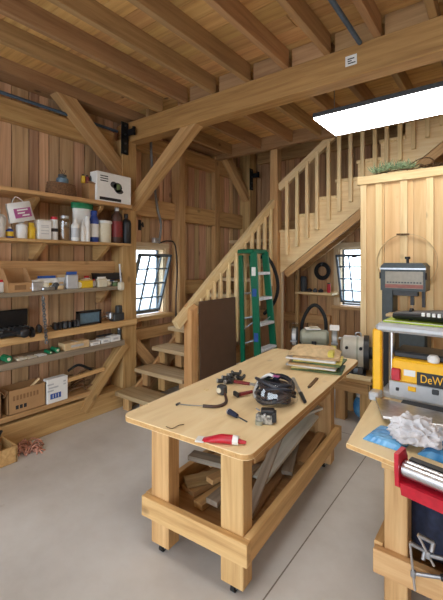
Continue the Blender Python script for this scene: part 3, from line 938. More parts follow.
for i, (p0, p1, pt, m, lab) in enumerate(pk):
    X = XI[3] + .04 if i % 2 else XI[3] - .03
    yc, w_ = span(p0, p1, 285, X); h = max(.03, ht((p0 + p1) / 2, pt, X, z3))
    t = thing('packet', lab, 'packet', (X, yc, z3), rgp.uniform(-.15, .15), 'packets on the upper grey shelf')
    simple('pouch', lambda b: box(b, (0, 0, h * .42), (.055, w_, h * .84), bev=.008), m if m != 'clear' else 'alu', t)
    simple('header_card', lambda b: box(b, (0, 0, h * .9), (.006, w_ * .9, h * .24)), ('red', 'paper', 'blueink', 'paper', 'tan')[i % 5], t)
rh = random.Random(31)
for i in range(16):
    px = 30 + i * 5.3 + rh.uniform(-1.5, 1.5)
    Y_ = onx(px, 285, XI[3] + .045).y
    t = thing('hardware_bag', 'small bag of hardware lying along the front of the upper grey shelf', 'bag', (FX[3] - .022 - rh.uniform(0, .01), Y_, z3), rh.uniform(-.6, .6), 'hardware bags on the upper grey shelf')
    hh_ = rh.uniform(.04, .075)
    simple('pouch', lambda b: ball(b, (0, 0, hh_ * .5), (.017, .034, hh_ * .5), 10), ('alu', 'planergrey', 'steel', 'cream', 'clear', 'darkgrey')[i % 6], t, True)
    simple('header', lambda b: box(b, (0, 0, hh_ + .004), (.004, .04, .018)), ('paper', 'tan', 'red', 'paper', 'yellow')[i % 5], t)
yc, w_ = span(95, 118, 272, XI[3] - .04); zt = onx(106, 278, XI[3] - .04).z
t = thing('black_tray', 'black tray resting across the packets at the far end of the upper grey shelf', 'tray', (XI[3] - .04, yc, z3 + 0.075))
bm = new_bm(); prism(bm, [(-w_ / 2 * .85, 0), (w_ / 2 * .85, 0), (w_ / 2, .07), (w_ / 2 * .94, .07), (w_ / 2 * .8, .01), (-w_ / 2 * .8, .01), (-w_ / 2 * .94, .07), (-w_ / 2, .07)], 'x', -.07, .07)
mk('tray_body', bm, M['black'], t)
simple('end_wall', lambda b: [box(b, (sx * .068, 0, .035), (.006, w_ * .9, .06)) for sx in (-1, 1)], 'black', t)
t = thing('end_block', 'small white block with a thin rod at the far end of the upper grey shelf', 'fitting', tuple(onx(121, 286, FX[3] + .02)))
simple('shade', lambda b: box(b, (0, 0, 0), (.06, .06, .09), bev=.012), 'cream', t)
simple('stem', lambda b: cyl(b, (0, 0, .04), (0, -.02, .24), .009), 'alu', t, True)

# --- shelf 2: black cases
z2 = ZS[2]
yc, w_ = span(-14, 33, 320, XI[2]); h = ht(15, 311, XI[2], z2)
t = thing('tool_case', 'large open black tool case on the thick timber shelf', 'tool case', (XI[2] - .045, yc, z2))
simple('case_base', lambda b: box(b, (.0, 0, .03), (.14, w_, .06), bev=.01), 'black', t)
simple('case_lid', lambda b: box(b, (-.06, 0, .06 + (h - .06) / 2), (.035, w_, h - .06), bev=.01), 'blacksteel', t)
simple('tool_insert', lambda b: [box(b, (.03, -w_ / 2 + .03 + k * .045, .067), (.10, .012, .012)) for k in range(int(w_ / .045))], 'steel', t)
simple('latch', lambda b: box(b, (.072, -w_ * .25, .04), (.01, .04, .03)), 'steel', t)
a = onx(21, 333, FX[2] + .01)
t = thing('power_tool', 'round black power tool overhanging the front of the thick timber shelf', 'power tool', (FX[2] + .035, a.y, z2 + .0))
simple('tool_body', lambda b: (cyl(b, (-.06, -.02, .045), (.04, 0, .045), .045), ball(b, (.045, 0, .04), (.03, .045, .042))), 'black', t, True)
simple('tool_handle', lambda b: cyl(b, (-.01, -.03, .045), (-.02, -.17, .03), .024, .02), 'rubber', t, True)
simple('guard', lambda b: cyl(b, (.04, .05, .03), (.04, .075, .03), .04), 'blacksteel', t, True)
hand = [(36, 41, 326, 'darkgrey'), (52, 57, 325, 'black'), (57, 61, 323, 'black'), (61, 66, 324, 'darkgrey'), (66, 70, 323, 'black'), (70, 74, 322, 'black'), (74, 78, 323, 'darkgrey')]
names_ = ('dark grey hand tool beside the open black case', 'black hand tool right of the hanging chain', 'second black hand tool right of the hanging chain', 'dark grey hand tool in the row on the thick timber shelf',
          'black hand tool in the middle of the row on the thick timber shelf', 'black hand tool near the framed glass on the thick timber shelf', 'dark grey hand tool against the framed glass')
for (p0, p1, pt, m), lab in zip(hand, names_):
    yc, w_ = span(p0, p1, 330, XI[2])
    t = thing('hand_tool', lab, 'hand tool', (XI[2], yc, z2), rgp.uniform(-.3, .3), 'hand tools on the thick timber shelf')
    simple('tool_head', lambda b: box(b, (.02, 0, .036), (.08, w_ * .82, .07), bev=.012), m, t)
    simple('tool_handle', lambda b: cyl(b, (-.01, 0, .03), (-.12, .01, .022), .014, .011, 10), 'black', t, True)
yc, w_ = span(77, 100, 318, XI[2]); h = ht(88, 310.5, XI[2], z2)
t = thing('framed_glass', 'dark framed blue-grey glass box standing on the thick timber shelf', 'display box', (XI[2], yc, z2))
bm = new_bm()
for sg in (-1, 1): box(bm, (0, sg * (w_ / 2 - .01), h / 2), (.05, .02, h))
box(bm, (0, 0, .01), (.05, w_, .02)); box(bm, (0, 0, h - .01), (.05, w_, .02)); mk('case_frame', bm, M['black'], t)
simple('face', lambda b: box(b, (.005, 0, h / 2), (.02, w_ - .03, h - .03)), 'teal', t)
yc, w_ = span(106, 124, 318, XI[2]); h = ht(115, 305, XI[2], z2)
t = thing('bench_vise', 'small dark metal vise on the thick timber shelf next to the post', 'vise', (XI[2], yc, z2))
simple('vise_body', lambda b: (box(b, (0, .02, h * .25), (.10, w_ * .6, h * .5), bev=.01), box(b, (0, .05, h * .7), (.06, w_ * .3, h * .5), bev=.01)), 'darkgrey', t)
simple('moving_jaw', lambda b: box(b, (0, -w_ * .32, h * .38), (.09, w_ * .18, h * .45), bev=.01), 'steel', t)
simple('screw', lambda b: cyl(b, (0, -w_ * .62, h * .35), (0, .0, h * .35), .012), 'chrome', t, True)
simple('handle', lambda b: cyl(b, (-.04, -w_ * .6, h * .28), (.04, -w_ * .6, h * .42), .006), 'chrome', t, True)
# hanging chain
M['chainsteel'] = plain('worn_chain_steel', srgb(112, 116, 118), .5, .4, mott=.4)
p = [onx(43, y, FX[2] + .02) for y in (298, 303, 308, 313, 318, 323, 328, 333, 337)]
t = thing('chain', 'grey chain hung from the upper grey shelf over the thick timber shelf', 'chain', tuple(p[0]))
bm = new_bm()
for i in range(17):
    z = -i * .0245 - .012
    ring = []
    for q in range(12):
        c_, s_ = math.cos(q * PI / 6), math.sin(q * PI / 6)
        ring.append((0.013 * c_, .002 * i, z + .018 * s_) if i % 2 else (.002, .013 * c_ + .002 * i, z + .018 * s_))
    tube(bm, ring, .0045, 6, closed=True, sm=0)
mk('links', bm, M['chainsteel'], t, True)
simple('hook', lambda b: tube(b, [(-.02, 0, .012), (.0, 0, .02), (.012, 0, 0), (0, 0, -.012)], .004, 6), 'steel', t, True)

# --- shelf 1: rolls and cartons
z1 = ZS[1]
for p0, p1, pt, lab in ((-2, 14, 355, 'green roll with a pale centre at the near end of the lower grey shelf'), (44, 52, 350, 'green roll in the middle of the lower grey shelf'), (51, 59, 347, 'green roll beside the long cream carton')):
    yc, w_ = span(p0, p1, 360, XI[1]); h = ht((p0 + p1) / 2, pt, XI[1], z1); r = min(w_, h) / 2
    t = thing('tape_roll', lab, 'roll', (XI[1], yc, z1), group='green rolls on the lower grey shelf')
    simple('roll', lambda b: cyl(b, (-.05, 0, r), (.05, 0, r), r, seg=24), 'green', t, True)
    simple('core', lambda b: cyl(b, (.045, 0, r), (.056, 0, r), r * .5, seg=20), 'cream', t, True)
cart = [(14, 24, 357, 'cream', 'small cream carton next to the near green roll', .09), (24, 34, 356, 'cream', 'second small cream carton from the near green roll', .09), (35, 44, 354, 'paper', 'small white carton before the middle green roll', .09),
        (61, 86, 341, 'tan', 'long tan carton on the lower grey shelf', .12), (87, 97, 341, 'paper', 'white carton right of the long tan carton', .11), (98, 106.5, 338, 'paper', 'white carton with a grey end, middle of three on the lower grey shelf', .11),
        (107.5, 117, 335, 'paper', 'white carton nearest the post on the lower grey shelf', .11)]
for p0, p1, pt, m, lab, dp in cart:
    yc, w_ = span(p0, p1, 350, XI[1]); h = ht((p0 + p1) / 2, pt, XI[1], z1)
    t = carton('small_carton', lab, 'carton', (FX[1] - .012 - dp / 2, yc, z1), (dp, w_ - .006, h), m, group='cartons on the lower grey shelf')
    simple('printed_label', lambda b: box(b, (dp / 2 + .0007, 0, h * .5), (.001, w_ * .5, h * .3)), 'planergrey', t)
yc, w_ = span(117.5, 121, 350, XI[1])
t = thing('small_can', 'dark can between the last white carton and the post', 'can', (XI[1], yc, z1))
simple('can_body', lambda b: lathe(b, [(.02, 0), (.022, .005), (.022, .11)], seg=14), 'darkgrey', t, True)
simple('lid', lambda b: lathe(b, [(.021, .11), (.02, .125)], seg=14), 'steel', t, True)
t = thing('pliers', 'black pliers lying on top of the white cartons', 'pliers', (XI[1], onx(104, 335, XI[1]).y, z1 + .062))
simple('jaws', lambda b: cyl(b, (0, .05, .012), (0, .11, .012), .012, .005), 'darkgrey', t, True)
for sg in (-1, 1): simple('handle', lambda b: tube(b, [(0, .05, .012), (sg * .02, 0, .012), (sg * .014, -.08, .012)], .008, 8), 'black', t, True)

# --- lowest shelf
z0 = ZS[0]
a = onx(8, 405, -3.44).y; b_ = onx(45, 405, -3.44).y; h = ht(30, 386, -3.44, z0)


def lettering(body, size, mat, parent, loc, rot, ext=.0006, sx=1.0):
    c = bpy.data.curves.new('lettering', 'FONT'); c.body = body; c.size = size; c.extrude = ext; c.align_x = 'CENTER'; c.align_y = 'CENTER'
    tmp = bpy.data.objects.new('lettering_curve', c); COL.objects.link(tmp)
    dg = bpy.context.evaluated_depsgraph_get()
    me = bpy.data.meshes.new_from_object(tmp.evaluated_get(dg))
    bpy.data.objects.remove(tmp)
    me.materials.clear(); me.materials.append(M[mat])
    o = bpy.data.objects.new('lettering', me); COL.objects.link(o)
    o.parent = parent; o.location = loc; o.rotation_euler = rot; o.scale = (sx, 1, 1)
    return o


def boxprint(t):
    w = b_ - a
    simple('faint_print', lambda b: [box(b, (.1005, -w * .36 + k * w * .09, h * .66), (.001, w * .055, h * .2)) for k in range(8)], 'cardedge', t)
    simple('stamped_mark', lambda b: [box(b, (.1006, -w * .28 + k * .035, h * .26), (.001, .025, h * .16)) for k in range(3)], 'ink', t)


t = carton('cardboard_box', 'open cardboard box with faded print on the lowest shelf', 'box', (-3.53, (a + b_) / 2, z0), (.20, b_ - a, h), 'card', flaps=True, lab=boxprint)
t = thing('wood_strip', 'pale strip of wood sticking up out of the open cardboard box', 'strip', (-3.53, (a + b_) / 2 + .03, z0 + .008))
lum('strip', (-.02, -.12, .02), (.05, .10, h + .03), .04, .012, M['pale'], t)
a2 = onx(-21, 410, -3.44).y; b2 = onx(1.0, 410, -3.44).y
t = carton('cardboard_box', 'brown box with a dark open end beside the printed cardboard box', 'box', (-3.53, (a2 + b2) / 2, z0), (.19, b2 - a2, .22), 'card', flaps=True)
t = thing('dark_bag', 'dark bag lying in the brown box at the near end of the lowest shelf', 'bag', (-3.52, (a2 + b2) / 2, z0 + .006))
simple('bag_body', lambda b: ball(b, (0, 0, .10), (.075, .11, .098)), 'black', t, True)
simple('bag_knot', lambda b: ball(b, (0, .02, .21), (.022, .03, .03)), 'black', t, True)
a3 = onx(45, 390, -3.42).y + .02; b3_ = onx(67.5, 390, -3.42).y; h3 = ht(56, 378, -3.42, z0)


def blueprint(t):
    w = b3_ - a3
    simple('print_line', lambda b: [box(b, (.0405, -w * .1 + dy, h3 * q), (.001, w * ww, h3 * .06)) for dy, q, ww in ((-.05, .78, .3), (-.02, .64, .45), (-.05, .52, .3), (.09, .8, .12), (.09, .68, .12))], 'planergrey', t)
    simple('blue_print', lambda b: box(b, (.0405, -w * .1, h3 * .28), (.001, w * .52, h3 * .22)), 'blueink', t)
    simple('print_gap', lambda b: [box(b, (.0412, -w * .1 + w * .13 * k, h3 * .28), (.0008, w * .025, h3 * .16)) for k in (-1, 0, 1)], 'paper', t)


carton('printed_carton', 'white carton with a blue printed block standing on the lowest shelf', 'carton', (-3.455, (a3 + b3_) / 2, z0), (.08, b3_ - a3, h3), 'paper', lab=blueprint)
# heap of dark sticks and roots in the right end of the lowest shelf, a log and loose pieces
for i in range(16):
    yb = 2.10 + .25 * rgp.random(); xb = -3.60 + .14 * rgp.random()
    ang = rgp.uniform(-1.1, 1.1); ln = rgp.uniform(.12, .26); zb = z0 + .02 + .035 * (i % 5)
    p0_ = Vector((xb, yb - ln / 2 * math.cos(ang), zb)); p1_ = Vector((xb + .03, yb + ln / 2 * math.cos(ang), zb + ln * .35 * abs(math.sin(ang))))
    bm = new_bm(); mid = (p0_ + p1_) / 2 + Vector((rgp.uniform(-.02, .02), 0, .02)); o_ = (p0_ + p1_) / 2
    tube(bm, [p0_ - o_, mid - o_, p1_ - o_], rgp.uniform(.009, .016), 6, r1=.006)
    one('stick', bm, 'twig', 'dry brown stick in the heap beside the lower knee brace', 'stick', 'sticks heaped on the lowest shelf', True, loc=o_)
# a grey-brown pipe and hose on the sticks
bm = new_bm(); p = [onx(68, 371, -3.52), onx(78, 365, -3.5), onx(88, 368, -3.5), onx(94, 372, -3.5)]
tube(bm, [q - p[0] for q in p], .013, 8); one('hose', bm, 'rubber', 'short black hose lying over the stick heap on the lowest shelf', 'hose', smooth=True, loc=p[0])

# --- on the floor under the shelves
c = onz(2, 474); 
t = thing('wooden_crate', 'tan wooden crate of dark things on the floor under the shelves', 'crate', (-3.30, 1.25, 0))
bm = new_bm(); th = .012; cx_, cy_, cz_ = .28, .36, .13
box(bm, (0, 0, th), (cx_, cy_, th))
for sg in (-1, 1): box(bm, (sg * (cx_ / 2), 0, cz_ / 2 + th / 2), (th, cy_, cz_)); box(bm, (0, sg * cy_ / 2, cz_ / 2 + th / 2), (cx_ + th, th, cz_))
mk('crate_body', bm, M['bench'], t)
simple('corner_block', lambda b: [box(b, (sx * (cx_ / 2 - .02), sy * (cy_ / 2 - .02), cz_ / 2 + .01), (.025, .025, cz_ - .01)) for sx in (-1, 1) for sy in (-1, 1)][0], 'timber', t)
for i in range(7):
    dx, dy = (-.09 + .09 * (i % 3), -.11 + .11 * (i // 3)); 
    t = thing('dark_tool', 'dark tool lying in the tan crate on the floor', 'tool', (-3.30 + dx, 1.25 + dy, .022), rgp.uniform(0, 3), 'dark tools in the crate')
    simple('tool_body', lambda b: ball(b, (0, 0, .07), (.042, .036, .07), 10), ('black', 'navy', 'darkgrey')[i % 3], t, True)
    simple('tool_handle', lambda b: cyl(b, (0, 0, .10), (.05, .02, .19), .016, .012, 8), 'black', t, True)
bm = new_bm()
for i in range(46):
    q = onz(28 + rgp.uniform(-9, 10), 449 + rgp.uniform(-5, 5)); q.x += .0
    ang = rgp.uniform(0, PI); ln = rgp.uniform(.03, .07); d = Vector((math.cos(ang) * ln, math.sin(ang) * ln, 0)); u = Vector((0, 0, rgp.uniform(.01, .06)))
    q.z = .006
    tube(bm, [q - d, q + u, q + d], .006, 5, sm=3)
sh = one('wood_shavings', bm, 'shred', 'small heap of reddish shavings on the floor beside the tan crate', 'shavings'); sh['kind'] = 'stuff'

# ---------------------------------------------------------------- rolling work table
TZ = .735
TR = math.radians(3.5)
TC = Vector((-1.355, 2.42, 0))
tb = thing('work_table', 'long pine work table on casters with a clear-grained plywood top', 'work table', tuple(TC), TR)
TW, TL_ = .76, 2.05
bm = new_bm()
pts = []
for sx, sy, a0 in ((1, 1, 0), (-1, 1, 90), (-1, -1, 180), (1, -1, 270)):
    r = .055
    for k in range(7):
        a = math.radians(a0 + k * 15)
        pts.append(((.365 if sx > 0 else -.478) - sx * r + r * math.cos(a), (1.03 if sy > 0 else -1.005) - sy * r + r * math.sin(a)))
prism(bm, pts, 'z', TZ - .03, TZ)
mk('tabletop', bm, M['ply'], tb)
M['plyedge'] = wood('plywood_edge', [srgb(178, 134, 84), srgb(204, 160, 106), srgb(220, 180, 128)], grain=(1.2, 30, 30), vary=.05, knots=0, axis=1)
bm = new_bm()
prism(bm, [(x * 1.001, y * 1.0005) for x, y in pts], 'z', TZ - .027, TZ - .004)
mk('edge_band', bm, M['plyedge'], tb)
LEG = [(-.235, -.90), (.235, -.90), (-.235, .45), (.235, .45)]
for i, (lx, ly_) in enumerate(LEG):
    lum('leg', (lx, ly_, .042), (lx, ly_, TZ - .031), .13, .092, M['bench'], tb, up=(0, 1, 0), bev=.004)
    cb = new_bm(); box(cb, (lx, ly_, .046), (.06, .05, .010)); box(cb, (lx - .014, ly_ - .01, .032), (.005, .03, .032)); box(cb, (lx + .014, ly_ - .01, .032), (.005, .03, .032))
    co = mk('caster', cb, M['steel'], tb)
    wb_ = new_bm(); cyl(wb_, (lx - .011, ly_ - .02, .0225), (lx + .011, ly_ - .02, .0225), .022, seg=20); mk('wheel', wb_, M['rubber'], co, True)
lum('end_rail', (-.335, -.968, .255), (.345, -.968, .255), .04, .11, M['bench'], tb)
lum('end_rail', (-.335, .52, .255), (.345, .52, .255), .04, .11, M['bench'], tb)
for sx in (-1, 1):
    lum('side_rail', (sx * .322, -.947, .255), (sx * .322, .499, .255), .04, .11, M['bench'], tb)
    lum('apron', (sx * .285, -.83, TZ - .085), (sx * .285, .38, TZ - .085), .035, .09, M['bench'], tb)
bm = new_bm(); box(bm, (0, -.22, .215), (.60, 1.42, .018)); mk('lower_shelf', bm, M['scrap'], tb)


def TP(x, y, z=0):     # table-local to world
    return TC + Matrix.Rotation(TR, 3, 'Z') @ Vector((x, y, z))


# wood scraps on the lower shelf (table-local ends, width, thickness)
SZ = .2245; M['limed'] = wood('whitened_wood', [srgb(186, 180, 172), srgb(206, 202, 196), srgb(220, 217, 212)], vary=.08, knots=.15)
scr = [((-.22, -.72), (-.10, -.20), .12, .03, 0, 0, 'scrap', 'wide tan board at the near end of the scrap shelf'),
       ((-.08, -.80), (-.02, -.35), .07, .035, 0, 0, 'scrap', 'short tan stick beside the wide tan board'),
       ((.0, -.78), (.02, -.30), .08, .03, .037, .037, 'scrap_grey', 'grey stick behind the near right-hand leg'),
       ((-.25, -.70), (-.05, -.42), .09, .03, .032, .032, 'scrap', 'tan offcut lying crosswise on the wide tan board'),
       ((-.10, -.66), (.03, -.2), .06, .03, .069, .069, 'bench', 'pale square stick on top of the near scraps'),
       ((-.20, -.55), (.02, -.10), .10, .025, .105, .105, 'scrap', 'flat brown offcut near the top of the near pile'),
       ((-.26, -.40), (-.02, -.35), .08, .04, .135, .135, 'scrap_grey', 'grey block on top of the near scrap pile'),
       ((.16, -.72), (.10, .05), .14, .02, .0, .0, 'scrap', 'long brown board lying along the right-hand rail'),
       ((.10, -.40), (.18, .32), .11, .02, .022, .20, 'limed', 'white-painted board rising towards the tabletop'),
       ((.21, -.74), (.19, -.20), .055, .02, .022, .36, 'scrap_grey', 'grey plank leaning up against the tabletop'),
       ((.22, -.25), (.06, .32), .07, .025, .024, .045, 'scrap_grey', 'grey stick in the far scrap pile'),
       ((-.05, -.20), (.22, .36), .09, .02, .20, .26, 'limed', 'white slat across the far scrap pile'),
       ((.02, -.28), (.22, .28), .06, .025, .25, .30, 'scrap_grey', 'narrow grey slat at the top of the far scrap pile'),
       ((-.18, -.02), (-.10, .38), .12, .04, .0, .0, 'scrap', 'thick tan offcut by the far left-hand leg'),
       ((-.02, .0), (.02, .38), .10, .05, .0, .0, 'scrap', 'thick tan block in the middle of the far scraps'),
       ((-.22, .02), (.10, .34), .07, .03, .075, .075, 'bench', 'pale stick crossing the far tan blocks'),
       ((.24, -.05), (.23, .40), .06, .03, .0, .03, 'scrap', 'brown stick against the far end of the right-hand rail'),
       ((-.10, -.15), (.24, .10), .07, .02, .33, .34, 'limed', 'pale slat lying topmost across the far scrap pile'),
       ((.0, -.10), (.16, .40), .06, .02, .36, .38, 'scrap_grey', 'grey slat on top of the pale slat in the far scrap pile'),
       ((-.24, -.66), (.04, -.62), .08, .03, .185, .185, 'scrap_grey', 'grey offcut topmost on the near scrap pile'),
       ((-.28, -.25), (-.27, .40), .03, .09, .0, .0, 'scrap', 'board on edge along the left-hand rail')]
for (x0, y0), (x1, y1), w_, th, za, zb_, m, lab in scr:
    p0_ = TP(x0, y0, SZ + za + th / 2); p1_ = TP(x1, y1, SZ + zb_ + th / 2)
    o = lum('wood_scrap', p0_, p1_, w_, th, M[m], None, bev=.002)
    tag(o, lab, 'wood scrap', 'wood scraps on the table shelf')

# ---------------------------------------------------------------- on the table
def T(px, py, dz=0.0):
    v = onz(px, py, TZ); v.z = TZ + dz; return v


# red tube of sealant
p0_, p1_ = T(203, 441), T(246, 446)
d = (p1_ - p0_); ln = d.length; ang = math.atan2(d.y, d.x)
t = thing('sealant_tube', 'red sealant tube with a white collar at the near end of the work table', 'tube', tuple(p0_), ang)
bm = new_bm()
n = 9; rings = []
for i in range(n):
    f = i / (n - 1); x = f * ln * .72; rz_ = .006 + .016 * min(1, f * 1.7); ry = .026 - .004 * f
    rings.append([bm.verts.new((x, ry * math.cos(q * PI / 7), rz_ + rz_ * math.sin(q * PI / 7) + .001)) for q in range(14)])
for a, b in zip(rings, rings[1:]):
    for i in range(14): bm.faces.new((a[i], a[(i + 1) % 14], b[(i + 1) % 14], b[i]))
bm.faces.new(rings[0]); bm.faces.new(rings[-1])
mk('tube_body', bm, M['red'], t, True)
simple('white_end', lambda b: box(b, (-.012, 0, .007), (.045, .056, .008), bev=.002), 'white', t)
simple('collar', lambda b: cyl(b, (ln * .70, 0, .023), (ln * .83, 0, .022), .023, .021), 'white', t, True)
simple('nozzle', lambda b: cyl(b, (ln * .83, 0, .02), (ln * 1.0, 0, .016), .011, .008), 'red', t, True)

# gadget with hose and probe wire
c = T(222, 394)
t = thing('gauge', 'small dark gauge with a black hose and a thin probe on the work table', 'gauge', tuple(c))
simple('gauge_body', lambda b: box(b, (0, 0, .03), (.06, .05, .06), bev=.008), 'darkgrey', t)
simple('dial', lambda b: cyl(b, (-.005, -.026, .03), (-.005, -.032, .03), .018), 'cream', t, True)
q = [T(225, 396, .012) - c, T(226, 404, .010) - c, T(217, 408, .010) - c, T(203, 407.5, .010) - c]
simple('hose', lambda b: tube(b, q, .010, 8), 'brown', t, True)
q2 = [T(203, 407.5, .010) - c, T(190, 406.5, .008) - c, T(178, 405, .006) - c]
simple('probe', lambda b: tube(b, q2, .0035, 6), 'steel', t, True)
simple('probe_tip', lambda b: (box(b, T(178, 405, .006) - c, (.012, .035, .012), bev=.002)), 'darkgrey', t)

# heap of small black fittings, each by itself
rf = random.Random(4)
for i, (px, py) in enumerate(((221, 383), (226, 380), (231, 377), (236, 376), (239, 380), (228, 384), (233, 381))):
    c = T(px, py)
    t = thing('pipe_fitting', 'black pipe fitting in the small heap by the left-hand edge of the work table', 'fitting', tuple(c), rf.uniform(0, 3), 'black pipe fittings on the work table')
    simple('barrel', lambda b: cyl(b, (-.028, 0, .016), (.028, 0, .016), .015, seg=12), 'black', t, True)
    simple('elbow', lambda b: tube(b, [(.02, 0, .016), (.03, .01, .022), (.03, .035, .03)], .011, 8), 'darkgrey', t, True)
    simple('collar', lambda b: cyl(b, (-.032, 0, .017), (-.022, 0, .017), .0165, seg=12), 'steel', t, True)

for (a, b_, lab) in (((232, 384), (256, 388), 'dark red handled clamp behind the wire coil on the work table'), ((237, 398), (257, 394), 'dark red handled clamp beside the wire coil, nearer the camera')):
    p0_, p1_ = T(*a), T(*b_); d = p1_ - p0_; ln = d.length
    t = thing('bar_clamp', lab, 'clamp', tuple(p0_), math.atan2(d.y, d.x))
    simple('handle', lambda b: cyl(b, (.02, 0, .02), (ln * .75, 0, .022), .013, .011, 12), 'darkred', t, True)
    simple('bar', lambda b: box(b, (ln * .85, 0, .022), (ln * .35, .008, .016)), 'steel', t)
    simple('jaw', lambda b: box(b, (.0, .01, .022), (.02, .055, .03), bev=.004), 'black', t)

# coil of black cable in a clear bag
c = T(275, 402)
t = thing('cable_coil', 'bundled coil of black cable tied with a white strap on the work table', 'cable coil', tuple(c))
rc = random.Random(12)
bm = new_bm()
for k in range(20):
    tilt = rc.uniform(-.6, .6); R0 = rc.uniform(.055, .115); zc = .045 + rc.uniform(0, .095); ph = rc.uniform(0, 6)
    ring = []
    for q in range(20):
        a = q * PI / 10
        ring.append((R0 * 1.15 * math.cos(a), R0 * .95 * math.sin(a), max(.012, zc + R0 * tilt * math.sin(a + ph))))
    tube(bm, ring, .0095, 7, closed=True, sm=0)
mk('coil', bm, plain('blue_black_cable', srgb(40, 42, 52), .4), t, True)
simple('plug', lambda b: (box(b, (.0, .02, .155), (.05, .04, .03), bev=.008), box(b, (-.05, .05, .15), (.04, .03, .025), bev=.006)), 'navy', t)
simple('strap', lambda b: tube(b, [(-.125, -.03, .009), (-.13, -.035, .05), (-.10, -.03, .12), (-.04, -.02, .17), (0, -.015, .165)], .009, 6), 'white', t, True)
simple('clear_wrap', lambda b: lathe(b, [(.10, .003), (.135, .03), (.135, .09), (.10, .135)], sx=1.1, sy=.95, seg=22), 'clear', t, True)
simple('paper_tie', lambda b: box(b, (.02, -.02, .172), (.04, .03, .004)), 'purple', t)
# rod right of the coil
p0_, p1_ = T(293, 379), T(305, 404); d = p1_ - p0_; ln = d.length
t = thing('file', 'black and silver file lying right of the cable coil', 'file', tuple(p0_), math.atan2(d.y, d.x))
simple('blade', lambda b: box(b, (ln * .35, 0, .008), (ln * .7, .022, .008)), 'steel', t)
simple('handle', lambda b: cyl(b, (ln * .7, 0, .014), (ln * 1.0, 0, .014), .013, .011, 12), 'black', t, True)
p0_, p1_ = T(308, 389), T(317, 379); d = p1_ - p0_; ln = d.length
t = thing('carpenter_pencil', 'flat brown carpenter pencil in front of the magazines', 'pencil', tuple(p0_), math.atan2(d.y, d.x))
simple('pencil_body', lambda b: box(b, (ln * .55, 0, .006), (ln * .9, .022, .011), bev=.002), 'twig', t)
simple('lead', lambda b: cyl(b, (ln * .1, 0, .006), (0, 0, .006), .006, .002, 6), 'ink', t)

# pliers-like blue tool and carburettor
p0_, p1_ = T(247, 424), T(228, 414); d = p1_ - p0_; ln = d.length
t = thing('screwdriver', 'short screwdriver with a dark blue handle on the work table', 'screwdriver', tuple(p0_), math.atan2(d.y, d.x))
simple('shaft', lambda b: cyl(b, (0, 0, .012), (ln * .5, 0, .014), .004, seg=8), 'darkgrey', t, True)
simple('handle', lambda b: cyl(b, (ln * .5, 0, .016), (ln * .92, 0, .018), .012, .017, 10), 'navy', t, True)
simple('butt_cap', lambda b: ball(b, (ln * .94, 0, .018), (.014, .018, .018), 10), 'steel', t, True)
p0_, p1_ = T(240, 418), T(231, 420); d = p1_ - p0_; ln = d.length
c = T(265, 423)
M['castmix'] = plain('mottled_casting', srgb(96, 96, 92), .45, .4, mott=.6, scale=45, c2=srgb(190, 188, 180))
t = thing('carburettor', 'small black and silver carburettor at the right-hand edge of the work table', 'machine part', tuple(c), .5)
simple('casting', lambda b: (box(b, (0, 0, .025), (.09, .06, .05), bev=.008), cyl(b, (-.05, 0, .028), (.05, 0, .028), .02)), 'castmix', t)
simple('black_cover', lambda b: (box(b, (.015, .01, .062), (.075, .055, .026), bev=.006), box(b, (.05, 0, .04), (.025, .06, .05), bev=.004)), 'black', t)
simple('brass_bowl', lambda b: cyl(b, (-.03, -.02, .0), (-.03, -.02, .02), .022), 'motor', t, True)
simple('lever', lambda b: (cyl(b, (-.03, .03, .055), (-.05, .045, .06), .004), ball(b, (.0, -.03, .055), .01)), 'steel', t, True)
bm = new_bm(); o_ = T(171, 428); tube(bm, [T(166, 427, .003) - o_, T(172, 429, .003) - o_, T(179, 426, .004) - o_, T(184, 425, .003) - o_], .0022, 5)
one('twig', bm, 'twig', 'thin brown twig near the front left-hand corner of the work table', 'twig', loc=o_)
bm = new_bm(); o_ = T(206, 390); box(bm, (0, 0, .003), (.035, .02, .006), bev=.001); one('wood_chip', bm, 'pale', 'pale wood chip beside the gauge on the work table', 'wood chip', loc=o_)

# magazines and packages in a stack
c = T(316, 368)
ms = [(.40, .27, .014, 0, 'maggrn', 'green-covered magazine at the bottom of the stack on the work table'),
      (.36, .24, .016, .12, 'magyel', 'yellow magazine second from the bottom of the stack'),
      (.40, .26, .012, -.06, 'paper', 'white-edged magazine third from the bottom of the stack'),
      (.37, .25, .014, .09, 'magred', 'tan magazine fourth from the bottom of the stack'),
      (.39, .26, .014, -.10, 'maggrn', 'dark green magazine in the middle of the stack'),
      (.38, .26, .012, .05, 'magyel', 'yellow magazine above the dark green one in the stack'),
      (.40, .27, .014, -.04, 'paper', 'white magazine near the top of the stack'),
      (.37, .25, .014, .08, 'magred', 'tan magazine just under the paper package')]
z = TZ + .0005
mr_ = math.radians(24)
for w_, dpt, th, rz_, m, lab in ms:
    t = thing('magazine', lab, 'magazine', (c.x + rf.uniform(-.03, .03), c.y + rf.uniform(-.02, .02), z), mr_ + rz_ - .2, 'magazines stacked on the work table')
    simple('pages', lambda b: box(b, (0, 0, th / 2), (w_ - .006, dpt - .004, th - .003)), {'magyel': 'cream', 'maggrn': 'maggrn', 'magred': 'tan'}.get(m, 'paper'), t)
    simple('cover', lambda b: (box(b, (0, 0, th - .0025), (w_, dpt, .005)), box(b, (0, 0, .0025), (w_, dpt, .005))), m, t)
    z += th + .0008
t = thing('paper_package', 'crumpled tan paper package on top of the magazine stack', 'package', (c.x - .01, c.y, z), mr_ - .15)
bm = new_bm(); g = []
nx, ny = 13, 9
for i in range(nx):
    for top in (0,): pass
rows = []
